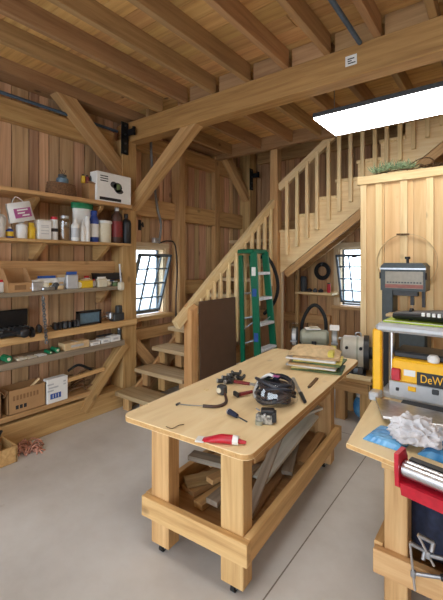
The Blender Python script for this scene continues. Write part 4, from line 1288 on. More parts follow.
for lay in (0, 1):
    g = [[bm.verts.new(((i / (nx - 1) - .5) * .41, (j / (ny - 1) - .5) * .25, (.002 + rf.uniform(0, .002)) if lay == 0 else .012 + .055 * (1 - abs(2 * j / (ny - 1) - 1) ** 3) * (1 - abs(2 * i / (nx - 1) - 1) ** 6) + rf.uniform(-.004, .006))) for j in range(ny)] for i in range(nx)]
    rows.append(g)
    for i in range(nx - 1):
        for j in range(ny - 1): bm.faces.new((g[i][j], g[i + 1][j], g[i + 1][j + 1], g[i][j + 1]))
a, b_ = rows
for i in range(nx - 1):
    bm.faces.new((a[i][0], a[i + 1][0], b_[i + 1][0], b_[i][0])); bm.faces.new((a[i][-1], a[i + 1][-1], b_[i + 1][-1], b_[i][-1]))
for j in range(ny - 1):
    bm.faces.new((a[0][j], a[0][j + 1], b_[0][j + 1], b_[0][j])); bm.faces.new((a[-1][j], a[-1][j + 1], b_[-1][j + 1], b_[-1][j]))
mk('wrapping', bm, M['tan'], t)
simple('yellow_tape', lambda b: box(b, (.14, .0, .03), (.05, .255, .05), bev=.008), 'magyel', t)
simple('red_seal', lambda b: cyl(b, (-.05, -.06, .045), (-.05, -.06, .053), .014), 'red', t)

# ---------------------------------------------------------------- brown panel, ladder, hoop
t = lum('brown_panel', (-2.515, 3.30, .002), (-2.535, 3.30, 1.21), .65, .012, M['hardboard'], None, up=(1, 0, 0), bev=.001)
tag(t, 'dark brown sheet of hardboard leaning on the stair railing beside the ladder', 'panel')

lad = thing('step_ladder', 'green fibreglass step ladder folded and leaning on the stair railing', 'ladder', (-2.4, 4.0, 0))
lo = Vector((-2.4, 4.0, 0)); M['stepalu'] = plain('pale_aluminium', srgb(222, 224, 226), .45, .2)
fx0, fx1 = -2.245, -2.345       # foot and top of the front frame
def FXz(z): return fx0 + (fx1 - fx0) * z / 1.76
def YF_(z, s): return 3.70 + .03 * z / 1.76 if s < 0 else 4.13 - .14 * z / 1.76
for s in (-1, 1):
    lum('front_rail', Vector((FXz(.02), YF_(.02, s), .02)) - lo, Vector((FXz(1.74), YF_(1.74, s), 1.74)) - lo, .028, .085, M['laddergreen'], lad, up=(1, 0, 0))
    lum('rear_rail', Vector((-2.475, YF_(.02, s) + .02 * -s, .02)) - lo, Vector((-2.535, YF_(1.7, s) + .02 * -s, 1.70)) - lo, .03, .055, M['laddergreen'], lad, up=(1, 0, 0))
    simple('foot', lambda b: box(b, Vector((FXz(0), YF_(0, s), .015)) - lo, (.10, .04, .03), bev=.005), 'rubber', lad)
    simple('foot', lambda b: box(b, Vector((-2.475, YF_(0, s) + .02 * -s, .015)) - lo, (.06, .04, .03), bev=.005), 'rubber', lad)
for k in range(1, 6):
    z = .297 * k
    y0, y1 = YF_(z, -1), YF_(z, 1)
    st_ = new_bm(); box(st_, Vector((FXz(z) + .005, (y0 + y1) / 2, z)) - lo, (.10, y1 - y0 - .03, .032), bev=.004); mk('step', st_, M['stepalu'], lad)
    if k < 5: 
        bm = new_bm(); cyl(bm, Vector((-2.475 - .06 * z / 1.7, YF_(z, -1) + .02, z + .05)) - lo, Vector((-2.475 - .06 * z / 1.7, YF_(z, 1) - .02, z + .05)) - lo, .012, seg=8); mk('rear_brace', bm, M['alu'], lad)
simple('top_cap', lambda b: box(b, Vector((-2.44, 3.86, 1.745)) - lo, (.225, .33, .045), bev=.01), 'laddergreen', lad)
simple('cap_tray', lambda b: box(b, Vector((-2.44, 3.86, 1.771)) - lo, (.18, .28, .004)), 'black', lad)
for s in (-1, 1):
    simple('spreader', lambda b: cyl(b, Vector((FXz(.95), YF_(.95, s) - .01 * s, .95)) - lo, Vector((-2.51, YF_(.95, s) - .02 * s, .80)) - lo, .007, seg=8), 'steel', lad)
def _dec(z0_, z1_, m, nm):
    bm = new_bm(); zc = (z0_ + z1_) / 2
    box(bm, Vector((FXz(zc) + .0, YF_(zc, -1) - .0155, zc)) - lo, (.055, .002, z1_ - z0_)); mk(nm, bm, M[m], lad)
_dec(1.46, 1.56, 'paper', 'white_sticker'); _dec(1.22, 1.31, 'blueink', 'blue_sticker'); _dec(.70, .80, 'blueink', 'blue_sticker')

# black hose loop hung behind the ladder on the landing post
c = ony(268, 285, 4.55)
bm = new_bm(); q = [ony(x_, y_, 4.28) for x_, y_ in ((258, 258), (266, 257), (272, 264), (277, 278), (277.5, 292), (273, 304), (264, 314))]
tube(bm, [v - q[0] for v in q], .022, 10)
one('hose', bm, 'rubber', 'thick black hose curling out beside the green ladder', 'hose', smooth=True, loc=q[0])

# ---------------------------------------------------------------- under the upper flight
a = ony(297, 292, 5.36).x; b_ = ony(334, 294, 5.36).x
us_ = thing('back_shelf', 'small pine shelf on the back wall under the upper stair flight', 'shelf', ((a + b_) / 2, 5.44, 1.165))
lum('board', (-(b_ - a) / 2, -.01, -.015), ((b_ - a) / 2, -.01, -.015), .30, .03, M['pale'], us_)
lum('upright', (-(b_ - a) / 2 + .03, -.13, -1.165), (-(b_ - a) / 2 + .03, -.13, .55), .05, .05, M['timber'], us_, up=(0, 1, 0))
simple('back_cleat', lambda b: box(b, (0, .13, -.05), (b_ - a, .03, .05)), 'timber', us_)
cx_ = (a + b_) / 2
for dx, m, r, h, lab in ((-.20, 'darkgrey', .05, .22, 'tall dark can at the left of the small back shelf'), (.20, 'red', .025, .13, 'small red can at the right of the small back shelf')):
    t = thing('can', lab, 'can', (cx_ + dx, 5.40, 1.1655))
    simple('can_body', lambda b: lathe(b, [(r * .95, 0), (r, .006), (r, h)]), m, t, True)
    simple('lid', lambda b: lathe(b, [(r * .9, h), (r * .85, h + .015)]), 'black', t, True)
for k, dx in enumerate((-.10, -.01, .08)):
    t = thing('black_part', ('first black machine part next to the tall dark can', 'black machine part in the middle of the small back shelf', 'black machine part next to the small red can')[k], 'machine part', (cx_ + dx, 5.39, 1.1655), .3 * k)
    simple('block', lambda b: box(b, (0, 0, .02), (.07, .05, .04), bev=.008), 'black', t)
    simple('knob', lambda b: cyl(b, (0, 0, .04), (0, 0, .055), .018), 'darkgrey', t, True)
c = ony(322, 271, 5.50)
t = thing('cable_coil', 'coil of black cable hung on the back wall beside the window', 'cable coil', (c.x, 5.515, c.z))
bm = new_bm()
for k in range(8):
    R0 = .082 + .012 * (k % 4); tube(bm, [(R0 * math.cos(q * PI / 12), -.010 * (k // 4) - .004 * (k % 2), R0 * 1.05 * math.sin(q * PI / 12) - R0 * .05 * (k % 3)) for q in range(24)], .011, 7, closed=True, sm=0)
mk('coil', bm, M['rubber'], t, True)
simple('tie', lambda b: box(b, (0, 0, .105), (.03, .06, .06), bev=.006), 'darkgrey', t)
simple('nail', lambda b: cyl(b, (0, .09, .085), (0, -.05, .095), .005), 'steel', t)

# ---------------------------------------------------------------- low bench with the machines
LZ = .45
lb = thing('low_bench', 'low timber bench carrying the grinder and motor behind the work table', 'bench', (-1.5, 4.02, 0))
lum('bench_top', (-.62, 0, LZ - .02), (.46, 0, LZ - .02), .40, .04, M['bench'], lb)
for sx in (-.5, .14, .39):
    for sy in (-.14, .14):
        lum('leg', (sx, sy, 0), (sx, sy, LZ - .04), .10, .09, M['timber'], lb, up=(0, 1, 0))
lum('apron', (-.55, -.2015, LZ - .09), (.43, -.2015, LZ - .09), .03, .10, M['timber'], lb)
bm = new_bm(); box(bm, (0, .06, .012), (.24, .10, .024), bev=.003)
one('board_offcut', bm, 'ply', 'flat plywood offcut on the low bench in front of the barrel motor', 'board', loc=tuple(Vector((-1.16, 3.78, LZ + .0005))))
# blue bag hanging under bench
q = onz(362, 416)
t = thing('blue_bag', 'blue and white bag lying under the low bench behind the work table', 'bag', (-1.21, 4.02, 0))
simple('bag_body', lambda b: ball(b, (0, 0, .11), (.07, .10, .11)), 'bluebag', t, True)
simple('bag_top', lambda b: ball(b, (0, 0, .22), (.03, .04, .035)), 'paper', t, True)

c = onx(309, 336, -1.74) ; 
GX, GY = -1.70, 3.98
def zat(px, py, X, Y):
    dd = Vector((X, Y, 0)).dot(_F); return EYE + (CY - py) / FPX * dd
zg = zat(309, 337, GX, GY)
t = thing('bench_grinder', 'grey-green bench grinder on a tall base behind the magazines', 'grinder', (GX, GY, LZ), .35)
hh = zg - LZ
simple('pedestal', lambda b: (box(b, (0, 0, .015), (.26, .22, .03), bev=.006), lathe(b, [(.09, .03), (.06, .1), (.055, hh - .12), (.09, hh - .08)]), box(b, (0, 0, hh - .085), (.2, .16, .03), bev=.005)), 'motor', t)
simple('motor_body', lambda b: (cyl(b, (-.13, 0, hh), (.13, 0, hh), .085, seg=24), cyl(b, (-.155, 0, hh), (-.13, 0, hh), .06, .085, seg=24), cyl(b, (.13, 0, hh), (.155, 0, hh), .085, .06, seg=24)), 'motor', t, True)
for s in (-1, 1):
    w_ = mk('wheel_guard', (lambda b: (cyl(b, (s * .185, 0, hh), (s * .245, 0, hh), .105, seg=28), b)[1])(new_bm()), M['motor' if s > 0 else 'darkgrey'], t, True)
    simple('wheel', lambda b: cyl(b, (s * .195, -.03, hh), (s * .235, -.03, hh), .098, seg=28), 'planergrey', w_, True)
    simple('tool_rest', lambda b: box(b, (s * .215, -.15, hh - .03), (.07, .06, .01)), 'steel', w_)
    simple('eye_shield', lambda b: box(b, (s * .215, -.10, hh + .13), (.10, .09, .006), rot=Matrix.Translation((0, 0, 0)) @ Matrix.Rotation(.5, 4, 'X')), 'jarglass' if s < 0 else 'paper', w_)
simple('switch', lambda b: box(b, (0, -.09, hh - .05), (.05, .02, .04), bev=.003), 'black', t)
t = thing('paper_sheet', 'white sheet lying on top of the bench grinder', 'paper', (GX - .02, GY - .01, zg + .088), .6)
simple('sheet', lambda b: box(b, (0, 0, .006), (.16, .12, .012), bev=.002), 'paper', t)
simple('fold', lambda b: box(b, (.02, 0, .018), (.10, .11, .01), bev=.002), 'cream', t)
# loop of black hose standing behind the grinder
q = [ony(300, 345, 4.16), ony(302, 325, 4.16), ony(308, 310, 4.17), ony(315, 305, 4.17), ony(322, 311, 4.17), ony(326, 325, 4.16), ony(325, 345, 4.15)]
q[0].z = LZ + .03; q[-1].z = LZ + .03
bm = new_bm(); tube(bm, [v - q[0] for v in q], .020, 10)
one('hose', bm, 'rubber', 'thick black hose arching up behind the bench grinder', 'hose', smooth=True, loc=q[0])

MX, MY = -1.225, 4.02
zm = zat(352, 352, MX, MY)
t = thing('barrel_motor', 'pale grey barrel-shaped motor with a dark end plate on the low bench', 'motor', (MX, MY, LZ), .25)
hm = zm - LZ
simple('cradle', lambda b: (box(b, (-.08, 0, (hm - .12) / 2), (.05, .2, hm - .12), bev=.005), box(b, (.02, 0, (hm - .12) / 2), (.05, .2, hm - .12), bev=.005), box(b, (-.03, 0, .012), (.20, .20, .024))), 'darkgrey', t)
simple('barrel', lambda b: (cyl(b, (-.15, 0, hm), (.05, 0, hm), .165, seg=32), cyl(b, (-.18, 0, hm), (-.15, 0, hm), .12, .165, seg=32)), 'motor2', t, True)
simple('band', lambda b: [cyl(b, (x_, 0, hm), (x_ + .02, 0, hm), .169, seg=32) for x_ in (-.02,)], 'motor', t, True)
simple('end_plate', lambda b: (cyl(b, (.05, 0, hm), (.10, 0, hm), .178, seg=32), cyl(b, (.10, 0, hm), (.14, 0, hm), .06, seg=20)), 'black', t, True)
for (dx, dz) in ((-.11, .07), (.025, .07), (-.11, -.06)):
    simple('bolt', lambda b: cyl(b, (dx, -.145, hm + dz), (dx, -.175, hm + dz), .016, seg=8), 'blacksteel', t)
simple('lifting_eye', lambda b: tube(b, [(-.03, 0, hm + .155), (-.03, 0, hm + .195), (0, 0, hm + .205), (.02, 0, hm + .19), (.02, 0, hm + .155)], .008, 8), 'steel', t, True)
t = thing('papers', 'folded white paper between the bench grinder and the barrel motor', 'paper', (-1.425, 4.19, LZ), .1)
simple('stand', lambda b: box(b, (0, 0, (zg - LZ) / 2 - .03), (.03, .03, zg - LZ - .06), bev=.004), 'motor', t)
simple('sheet', lambda b: box(b, (0, 0, zg - LZ - .02), (.15, .05, .02), bev=.002), 'paper', t)

# ---------------------------------------------------------------- band saw
BX0, BX1, BY = ony(380.5, 265, 3.78).x, ony(425.5, 265, 3.78).x, 3.78
bw = BX1 - BX0; bxc = (BX0 + BX1) / 2
bs = thing('band_saw', 'dark green-grey band saw with a beige window in front of the pine partition', 'band saw', (bxc, BY + .13, 0))
Zt = lambda py: zat(404, py, bxc, BY)
def BZ(a_, b__): return (Zt(a_) + Zt(b__)) / 2, abs(Zt(a_) - Zt(b__))
zc, zh = BZ(263, 291)
bm = new_bm()
prism(bm, [(-bw / 2, -zh / 2), (bw / 2, -zh / 2), (bw / 2, zh / 2 - .03), (bw / 2 - .03, zh / 2), (-bw / 2 + .03, zh / 2), (-bw / 2, zh / 2 - .03)], 'y', -.13, .13)
for v in bm.verts: v.co.z += zc
hd = mk('upper_wheel_housing', bm, M['sawgreen'], bs)
zc2, zh2 = BZ(271.5, 288.5)
simple('window_panel', lambda b: box(b, (.012, -.132, zc2), (bw * .84, .006, zh2), bev=.002), 'sand', hd)
zc3, zh3 = BZ(284.5, 288)
simple('red_strip', lambda b: box(b, (.012, -.1365, zc3), (bw * .84, .003, zh3)), 'sawred', hd)
zc3b, _ = BZ(282, 283)
simple('print_line', lambda b: [box(b, (.012 - bw * .36 + k * bw * .066, -.1362, zc3b), (bw * .04, .002, .012)) for k in range(12)], 'darkgrey', hd)
zc4, zh4 = BZ(268, 269.6)
simple('chrome_trim', lambda b: box(b, (0, -.134, zc4), (bw * 1.02, .012, zh4)), 'steel', hd)
za, zb_ = Zt(291), Zt(352)
simple('column', lambda b: box(b, (-bw / 2 + bw * .13, .02, (za + zb_) / 2), (bw * .26, .2, za - zb_ + .02), bev=.006), 'sawgreen', bs)
zc5, zh5 = BZ(291, 296)
simple('guide_housing', lambda b: (box(b, (.02, -.07, zc5), (bw * .55, .08, zh5), bev=.004)), 'darkgrey', bs)
simple('guide_bar', lambda b: (box(b, (bw * .18, -.04, Zt(300)), (.03, .03, .10)), box(b, (bw * .42, -.02, Zt(298)), (.025, .04, .17))), 'black', bs)
simple('blade', lambda b: box(b, (bw * .18, -.02, (Zt(292) + Zt(314)) / 2), (.002, .012, Zt(292) - Zt(314))), 'steel', bs)
simple('tension_knob', lambda b: (cyl(b, (.02, 0, Zt(263)), (.02, 0, Zt(258)), .012), cyl(b, (.02, 0, Zt(259)), (.02, 0, Zt(256.5)), .024)), 'black', bs)
simple('saw_table', lambda b: box(b, (.06, -.06, Zt(315)), (bw * .95, .34, .025), bev=.003), 'tan', bs)
simple('trunnion', lambda b: box(b, (.05, -.02, Zt(320)), (.12, .14, .06), bev=.005), 'darkgrey', bs)
zc6, zh6 = BZ(328, 356)
simple('lower_wheel_housing', lambda b: box(b, (.02, 0, zc6), (bw * .96, .26, zh6), bev=.02), 'sawgreen', bs)
zlow = zc6 - zh6 / 2
bm = new_bm(); prism(bm, [(-bw * .45, zlow), (bw * .45, zlow), (bw * .6, 0), (-bw * .6, 0)], 'y', -.16, .16); mk('stand', bm, M['darkgrey'], bs)
for sx in (-1, 1): simple('hinge', lambda b: cyl(b, (sx * bw / 2, -.12, zc - .02), (sx * bw / 2, -.12, zc + .04), .012, seg=10), 'black', hd)

# spare blade hung on the partition
c = ony(406, 262, PY - .035); rr = (ony(436, 262, PY).x - ony(377, 262, PY).x) / 2
t = thing('saw_blade_hoop', 'thin round band saw blade hung on the partition behind the band saw', 'saw blade', (c.x, PY - .033, c.z))
bm = new_bm(); n = 60
r1, r2 = rr, rr * 1.03
A = [[bm.verts.new(((rr + dr) * math.cos(2 * PI * i / n), dy, (rr + dr) * 1.02 * math.sin(2 * PI * i / n))) for dr, dy in ((0, -.010), (.006, -.010), (.006, .010), (0, .010))] for i in range(n)]
for i in range(n):
    a, b_ = A[i], A[(i + 1) % n]
    for k in range(4): bm.faces.new((a[k], a[(k + 1) % 4], b_[(k + 1) % 4], b_[k]))
mk('band', bm, M['tan'], t)
simple('hanger', lambda b: (box(b, (-.03, .0, rr * 1.02), (.12, .02, .02), bev=.004), cyl(b, (-.03, .02, rr * 1.0), (-.03, -.03, rr * 1.0), .006)), 'twig', t)

# greenery and oddments on top of the closet
zt = PZ + .0755
c = ony(395, 170, PY + .05)
t = thing('dried_garland', 'heap of pale green garland on top of the pine partition', 'garland', (c.x, PY + .05, zt))
bm = new_bm(); rl_ = random.Random(3)
tube(bm, [(-.26, 0, .02), (-.10, .03, .05), (.08, -.02, .04), (.24, .02, .03)], .006, 6); mk('stem', bm, M['twig'], t)
bm = new_bm()
for i in range(300):
    px = rl_.uniform(-.22, .18); base = Vector((px, rl_.uniform(-.05, .05), .03 + .03 * math.cos(px * 6)))
    d = Vector((rl_.uniform(-1, 1), rl_.uniform(-1, 1), rl_.uniform(-.15, 1.3))).normalized() * rl_.uniform(.05, .14)
    s = d.orthogonal().normalized() * .005
    vs = [bm.verts.new(base), bm.verts.new(base + d * .5 + s), bm.verts.new(base + d), bm.verts.new(base + d * .5 - s)]
    if min(v.co.z for v in vs) < .002:
        for v in vs: v.co.z = max(v.co.z, .003)
    bm.faces.new(vs)
mk('leaves', bm, M['greenleaf'], t)
c = ony(420, 160, PY + .08)
bm = new_bm(); rl_ = random.Random(9)
for i in range(10):
    R0 = rl_.uniform(.06, .13); ph = rl_.uniform(0, 6); tl = rl_.uniform(.2, 1.0); cx0 = rl_.uniform(-.10, .10)
    ring = [Vector((cx0 + R0 * 1.2 * math.cos(a * PI / 9), R0 * .5 * math.sin(a * PI / 9), R0 * tl * math.sin(a * PI / 9 + ph))) for a in range(18)]
    mz = min(v.z for v in ring)
    tube(bm, [v + Vector((0, 0, .008 - mz)) for v in ring], .006, 5, closed=True, sm=0)
o = one('vine_tangle', bm, 'twig', 'tangle of dark dry vines on top of the pine partition', 'vines', loc=(c.x + .04, PY + .27, zt))
o['kind'] = 'stuff'
c = ony(441, 166, PY + .1)
carton('white_box', 'small white box on top of the pine partition past the dry vines', 'box', (c.x + .10, PY + .16, zt), (.14, .12, .16), 'paper')

# ---------------------------------------------------------------- right-hand workbench
BZT = .80
rb = thing('right_workbench', 'heavy timber workbench carrying the planer', 'workbench', (0, 2.0, 0)); rb.name = 'workbench'
ro = Vector((0, 2.0, 0))
p = [onz(346.5, 443, BZT), onz(368, 453, BZT)]
bm = new_bm()
poly = [(p[0].x, p[0].y), (-.40, 1.665), (.75, 1.42), (.75, 2.95), (-.69, 2.95), (-.62, 2.2)]
prism(bm, [(x, y - 2.0) for x, y in poly], 'z', BZT - .022, BZT); mk('bench_top', bm, M['ply'], rb)
prism_bm = new_bm(); prism(prism_bm, [(x * 1.0 + (.001 if x > 0 else -.001), (y - 2.0) * 1.001) for x, y in poly], 'z', BZT - .020, BZT - .003); mk('edge_band', prism_bm, M['plyedge'], rb)
for lx, ly_ in ((-.40, 1.90), (.55, 1.90), (-.45, 2.80), (.55, 2.80)):
    lum('leg', Vector((lx, ly_, 0)) - ro, Vector((lx, ly_, BZT - .023)) - ro, .10, .09, M['bench'], rb, up=(0, 1, 0), bev=.004)
lum('front_rail', Vector((-.49, 1.835, .238)) - ro, Vector((.65, 1.835, .238)) - ro, .04, .11, M['bench'], rb)
lum('back_rail', Vector((-.50, 2.87, .245)) - ro, Vector((.65, 2.87, .245)) - ro, .04, .12, M['bench'], rb)
for xx in (-.475, .63): lum('side_rail', Vector((xx, 1.856, .245)) - ro, Vector((xx, 2.85, .245)) - ro, .04, .12, M['bench'], rb)
bm = new_bm(); box(bm, Vector((.08, 2.35, .20)) - ro, (1.07, .98, .018)); mk('lower_shelf', bm, M['scrap'], rb)
lum('apron', Vector((-.45, 1.82, BZT - .072)) - ro, Vector((.62, 1.82, BZT - .072)) - ro, .03, .09, M['bench'], rb)

# planer
PYF = 2.40
pl = thing('thickness_planer', 'yellow and grey benchtop thickness planer on the heavy workbench', 'planer', (-.31, PYF, BZT))
po = Vector((-.31, PYF, BZT))
v = lambda px, py: ony(px, py, PYF) - po
PXL, PXR = ony(376, 397, PYF).x, .02
wd_ = PXR - PXL
bz = v(385, 397).z
def pbx(nm, px0, py0, px1, py1, m, y0=0.0, dep=.3, bev=.004, par=None):
    a, b = v(px0, py0), v(px1, py1)
    bm = new_bm(); box(bm, ((a.x + b.x) / 2, y0 + dep / 2, (a.z + b.z) / 2), (abs(b.x - a.x), dep, abs(a.z - b.z)), bev=bev)
    return mk(nm, bm, M[m], par or pl)
xr = PXR - po.x
xl = PXL - po.x
def pb(nm, x0, x1, z0, z1, m, y0, dep, bev=.004, par=None):
    bm = new_bm(); box(bm, ((x0 + x1) / 2, y0 + dep / 2, (z0 + z1) / 2), (x1 - x0, dep, z1 - z0), bev=bev); return mk(nm, bm, M[m], par or pl)
zt_ = v(376, 322.5).z; zb_ = v(376, 332).z
pb('base', xl + .02, xr - .02, 0, .035, 'planergrey', .02, .33)
pb('top_frame', xl, xr, zb_ + .008, zt_, 'planergrey', -.02, .36, .016)
for s in (-1, 1):
    xa, xb = (v(373, 360).x, v(382, 360).x) if s < 0 else (xr - .055, xr - .003)
    pb('yellow_post', xa, xb, .0, zb_ + .02, 'toolyellow', -.015, .05, .008)
    pb('side_frame', xa + .01 if s < 0 else xa - .03, xb + .03 if s < 0 else xb - .01, .0, zb_ + .02, 'blacksteel', .20, .12)
    bm = new_bm(); cyl(bm, ((xa + xb) / 2 + s * -.055, .12, .03), ((xa + xb) / 2 + s * -.055, .12, zb_ + .02), .018, seg=16); mk('guide_column', bm, M['chrome'], pl, True)
bx0 = v(391.6, 370).x
zy1, zy0 = v(393.6, 358).z, v(391.6, 380.5).z
yb_ = pb('cutterhead_body', bx0, xr - .07, zy0, zy1, 'toolyellow', -.005, .30, .012)
pb('power_switch', v(391.6, 370).x + .004, v(401, 370).x, v(391.6, 378.5).z, v(391.6, 367).z, 'red', -.03, .03, .004, yb_)
pb('white_sticker', v(404, 370).x, v(415.5, 370).x, v(404, 375).z, v(404, 369).z, 'paper', -.007, .004, 0, yb_)
pb('name_plate', v(417, 378).x, v(417, 378).x + .26, v(417, 384.5).z, v(417, 371.5).z, 'black', -.009, .006, .002, yb_)
lettering('DeWALT', .066, 'toolyellow', yb_, (v(417, 378).x + .118, -.0096, (v(417, 384.5).z + v(417, 371.5).z) / 2), (PI / 2, 0, 0), .0008, .76)
pb('grey_scale_plate', v(389, 386).x, xr - .07, v(391, 396).z, zy0, 'planergrey', .0, .28, .004)
gp = pb('thickness_gauge', v(408, 386).x, v(416, 386).x, v(408, 390.5).z, v(408, 386).z, 'toolyellow', -.008, .01, .002)
pb('dial_knob', v(396, 386).x, v(399, 386).x, v(396, 390).z, v(396, 387).z, 'black', -.012, .014, .003)
pb('dial_knob', v(432, 386).x, v(439, 386).x, v(432, 394).z, v(432, 389).z, 'darkgrey', -.012, .014, .004)
pb('dust_hood', bx0 + .0, xr - .09, zy1 - .005, v(392, 352).z, 'black', .05, .22, .01)
pb('motor_housing', xr - .30, xr - .08, zy1, zb_ - .01, 'blacksteel', .10, .16, .02)
bm = new_bm(); lathe(bm, [(.012, 0), (.03, .006), (.032, .03), (.02, .045)], c=(v(433, 360).x, .02, zy1 - .002)); mk('white_knob', bm, M['white'], pl, True)
# infeed table
q0, q1, q2, q3 = onz(375, 397, BZT + .035), onz(470, 419, BZT + .035), onz(470, 430, BZT + .035), onz(383, 417, BZT + .035)
bm = new_bm(); prism(bm, [(w_.x - po.x, w_.y - po.y) for w_ in (q0, q1, q2, q3)], 'z', .022, .036); mk('infeed_table', bm, M['steel'], pl)
bm = new_bm(); tube(bm, [Vector((q3.x, q3.y, BZT + .032)) - po, Vector((q2.x, q2.y, BZT + .032)) - po], .008, 8, sm=0); mk('table_lip', bm, M['chrome'], pl, True)
pb('table_bracket', v(372.5, 397).x, v(383, 397).x, .0, .05, 'planergrey', -.09, .09, .008)
for sy in (-.05, ): pb('table_support', q3.x - po.x + .02, xr - .05, 0.0, .022, 'blacksteel', -.10, .08, .002)

# things lying on the planer
ztop = BZT + zt_
a = ony(393, 322, PYF + .12).x
t = thing('tool_roll', 'black tool roll with white lettering on top of the planer', 'tool roll', (a + .15, PYF + .16, ztop + .0135), -.05)
bm = new_bm(); prof = [(-.15, .028), (-.10, .034), (0, .04), (.08, .046), (.16, .05), (.2, .045)]
rings = []
for x_, r in prof: rings.append([bm.verts.new((x_, 1.9 * r * math.cos(q * PI / 8), r * .75 + .75 * r * math.sin(q * PI / 8))) for q in range(16)])
for a_, b in zip(rings, rings[1:]):
    for i in range(16): bm.faces.new((a_[i], a_[(i + 1) % 16], b[(i + 1) % 16], b[i]))
bm.faces.new(rings[0]); bm.faces.new(rings[-1]); mk('roll_body', bm, M['black'], t, True)
simple('white_mark', lambda b: [box(b, (.03 + k * .028, -.086 - k * .002, .047), (.018, .012, .022), bev=.003) for k in range(6)], 'white', t)
simple('strap', lambda b: cyl(b, (-.06, 0, .03), (-.045, 0, .03), .04, seg=18), 'rubber', t)
t = thing('lime_mat', 'lime green and white flat package under the black tool roll', 'package', (a + .16, PYF + .14, ztop + .0005), -.03)
simple('package', lambda b: box(b, (0, 0, .005), (.40, .20, .010), bev=.003), 'lime', t)
simple('white_edge', lambda b: box(b, (0, -.094, .0105), (.38, .012, .002)), 'paper', t)

# blue film packages, cloth
def crumple(name, c, w_, d_, h_, m, rz_, seed, amp=.006):
    r_ = random.Random(seed); bm = new_bm(); nx, ny = 16, 12; L_ = []
    for lay in (0, 1):
        g = [[bm.verts.new(((i / (nx - 1) - .5) * w_, (j / (ny - 1) - .5) * d_, .001 if lay == 0 else h_ * (1 - abs(2 * i / (nx - 1) - 1) ** 8) * (1 - abs(2 * j / (ny - 1) - 1) ** 8) + .002 + r_.uniform(0, amp))) for j in range(ny)] for i in range(nx)]
        L_.append(g)
        for i in range(nx - 1):
            for j in range(ny - 1): bm.faces.new((g[i][j], g[i + 1][j], g[i + 1][j + 1], g[i][j + 1]))
    a, b = L_
    for i in range(nx - 1):
        bm.faces.new((a[i][0], a[i + 1][0], b[i + 1][0], b[i][0])); bm.faces.new((a[i][-1], a[i + 1][-1], b[i + 1][-1], b[i][-1]))
    for j in range(ny - 1):
        bm.faces.new((a[0][j], a[0][j + 1], b[0][j + 1], b[0][j])); bm.faces.new((a[-1][j], a[-1][j + 1], b[-1][j + 1], b[-1][j]))
    o = mk(name, bm, M[m]); o.location = c; o.rotation_euler = (0, 0, rz_); return o


c = onz(387, 438, BZT)
o = crumple('blue_package', (c.x + .012, c.y + .0, BZT), .17, .19, .020, 'bluebag', -.15, 3, .004); tag(o, 'shiny blue film package under the crumpled cloth on the heavy workbench', 'package')
c = onz(441, 450, BZT)
o = crumple('blue_package', (c.x + .06, c.y, BZT), .22, .26, .020, 'bluebag', -.2, 5, .004); tag(o, 'shiny blue film package past the crumpled cloth by the frame edge', 'package')
c = onz(416, 449, BZT)
CLX = c.copy()
bm = new_bm(); bmesh.ops.create_icosphere(bm, subdivisions=5, radius=1.0)
from mathutils import noise
for vtx in bm.verts:
    p_ = vtx.co.copy()
    n_ = noise.turbulence(p_ * 1.5 + Vector((3, 1, 7)), 3, False) ; rd = abs(noise.noise(p_ * 2.6 + Vector((9, 2, 4)))); rd2 = abs(noise.noise(p_ * 5.2 + Vector((1, 8, 3))))
    f = .70 + .40 * n_ * .6 + .42 * (1 - rd * 2.2) * .5 - .10 * rd2
    vtx.co = Vector((p_.x * f * .125, p_.y * f * .10, p_.z * f * .085))
    if vtx.co.z < -.042: vtx.co.z = -.042 + (vtx.co.z + .042) * .05
mz = min(vtx.co.z for vtx in bm.verts)
for vtx in bm.verts: vtx.co.z -= mz
o = mk('crumpled_cloth', bm, M['cloth'], smooth=True); o.location = (c.x, c.y + .02, BZT + .024)
tag(o, 'crumpled white and grey cloth thrown on the blue package beside the planer', 'cloth')

# red-ended roller tool clamped in front of the bench
rY = 1.60
A = ony(400, 470, rY); B_ = ony(460, 481, rY)
A = Vector((0, 0, EYE)) + ray(404.5, 468) * 1.45; dirx = Vector((.97, -.20, 0)).normalized()
t = thing('roller_stand', 'red framed roller with a chrome tube fixed to the front of the heavy workbench', 'roller', tuple(A), math.atan2(dirx.y, dirx.x))
simple('roller', lambda b: cyl(b, (.0, 0, 0), (.52, 0, 0), .031, seg=32), 'chrome', t, True)
bm = new_bm(); prism(bm, [(-.045, .065), (.02, .07), (.04, .03), (.038, -.05), (.0, -.078), (-.038, -.062), (-.045, .0)], 'x', -.020, -.004); e_ = mk('end_plate', bm, M['red'], t)
simple('screw', lambda b: cyl(b, (-.005, .02, -.05), (-.026, .02, -.05), .007), 'steel', e_)
bm = new_bm(); prism(bm, [(-.035, -.045), (.045, -.042), (.05, -.090), (-.02, -.098)], 'x', -.004, .52); mk('red_bar', bm, M['red'], t)
simple('black_backing', lambda b: box(b, (.26, .055, -.02), (.52, .03, .08)), 'black', t)
simple('end_plate', lambda b: box(b, (.535, 0, -.01), (.025, .12, .15), bev=.01), 'red', t)
simple('mounting_arm', lambda b: (box(b, (.14, .10, -.085), (.06, .14, .04)), box(b, (.42, .10, -.085), (.06, .14, .04))), 'blacksteel', t)

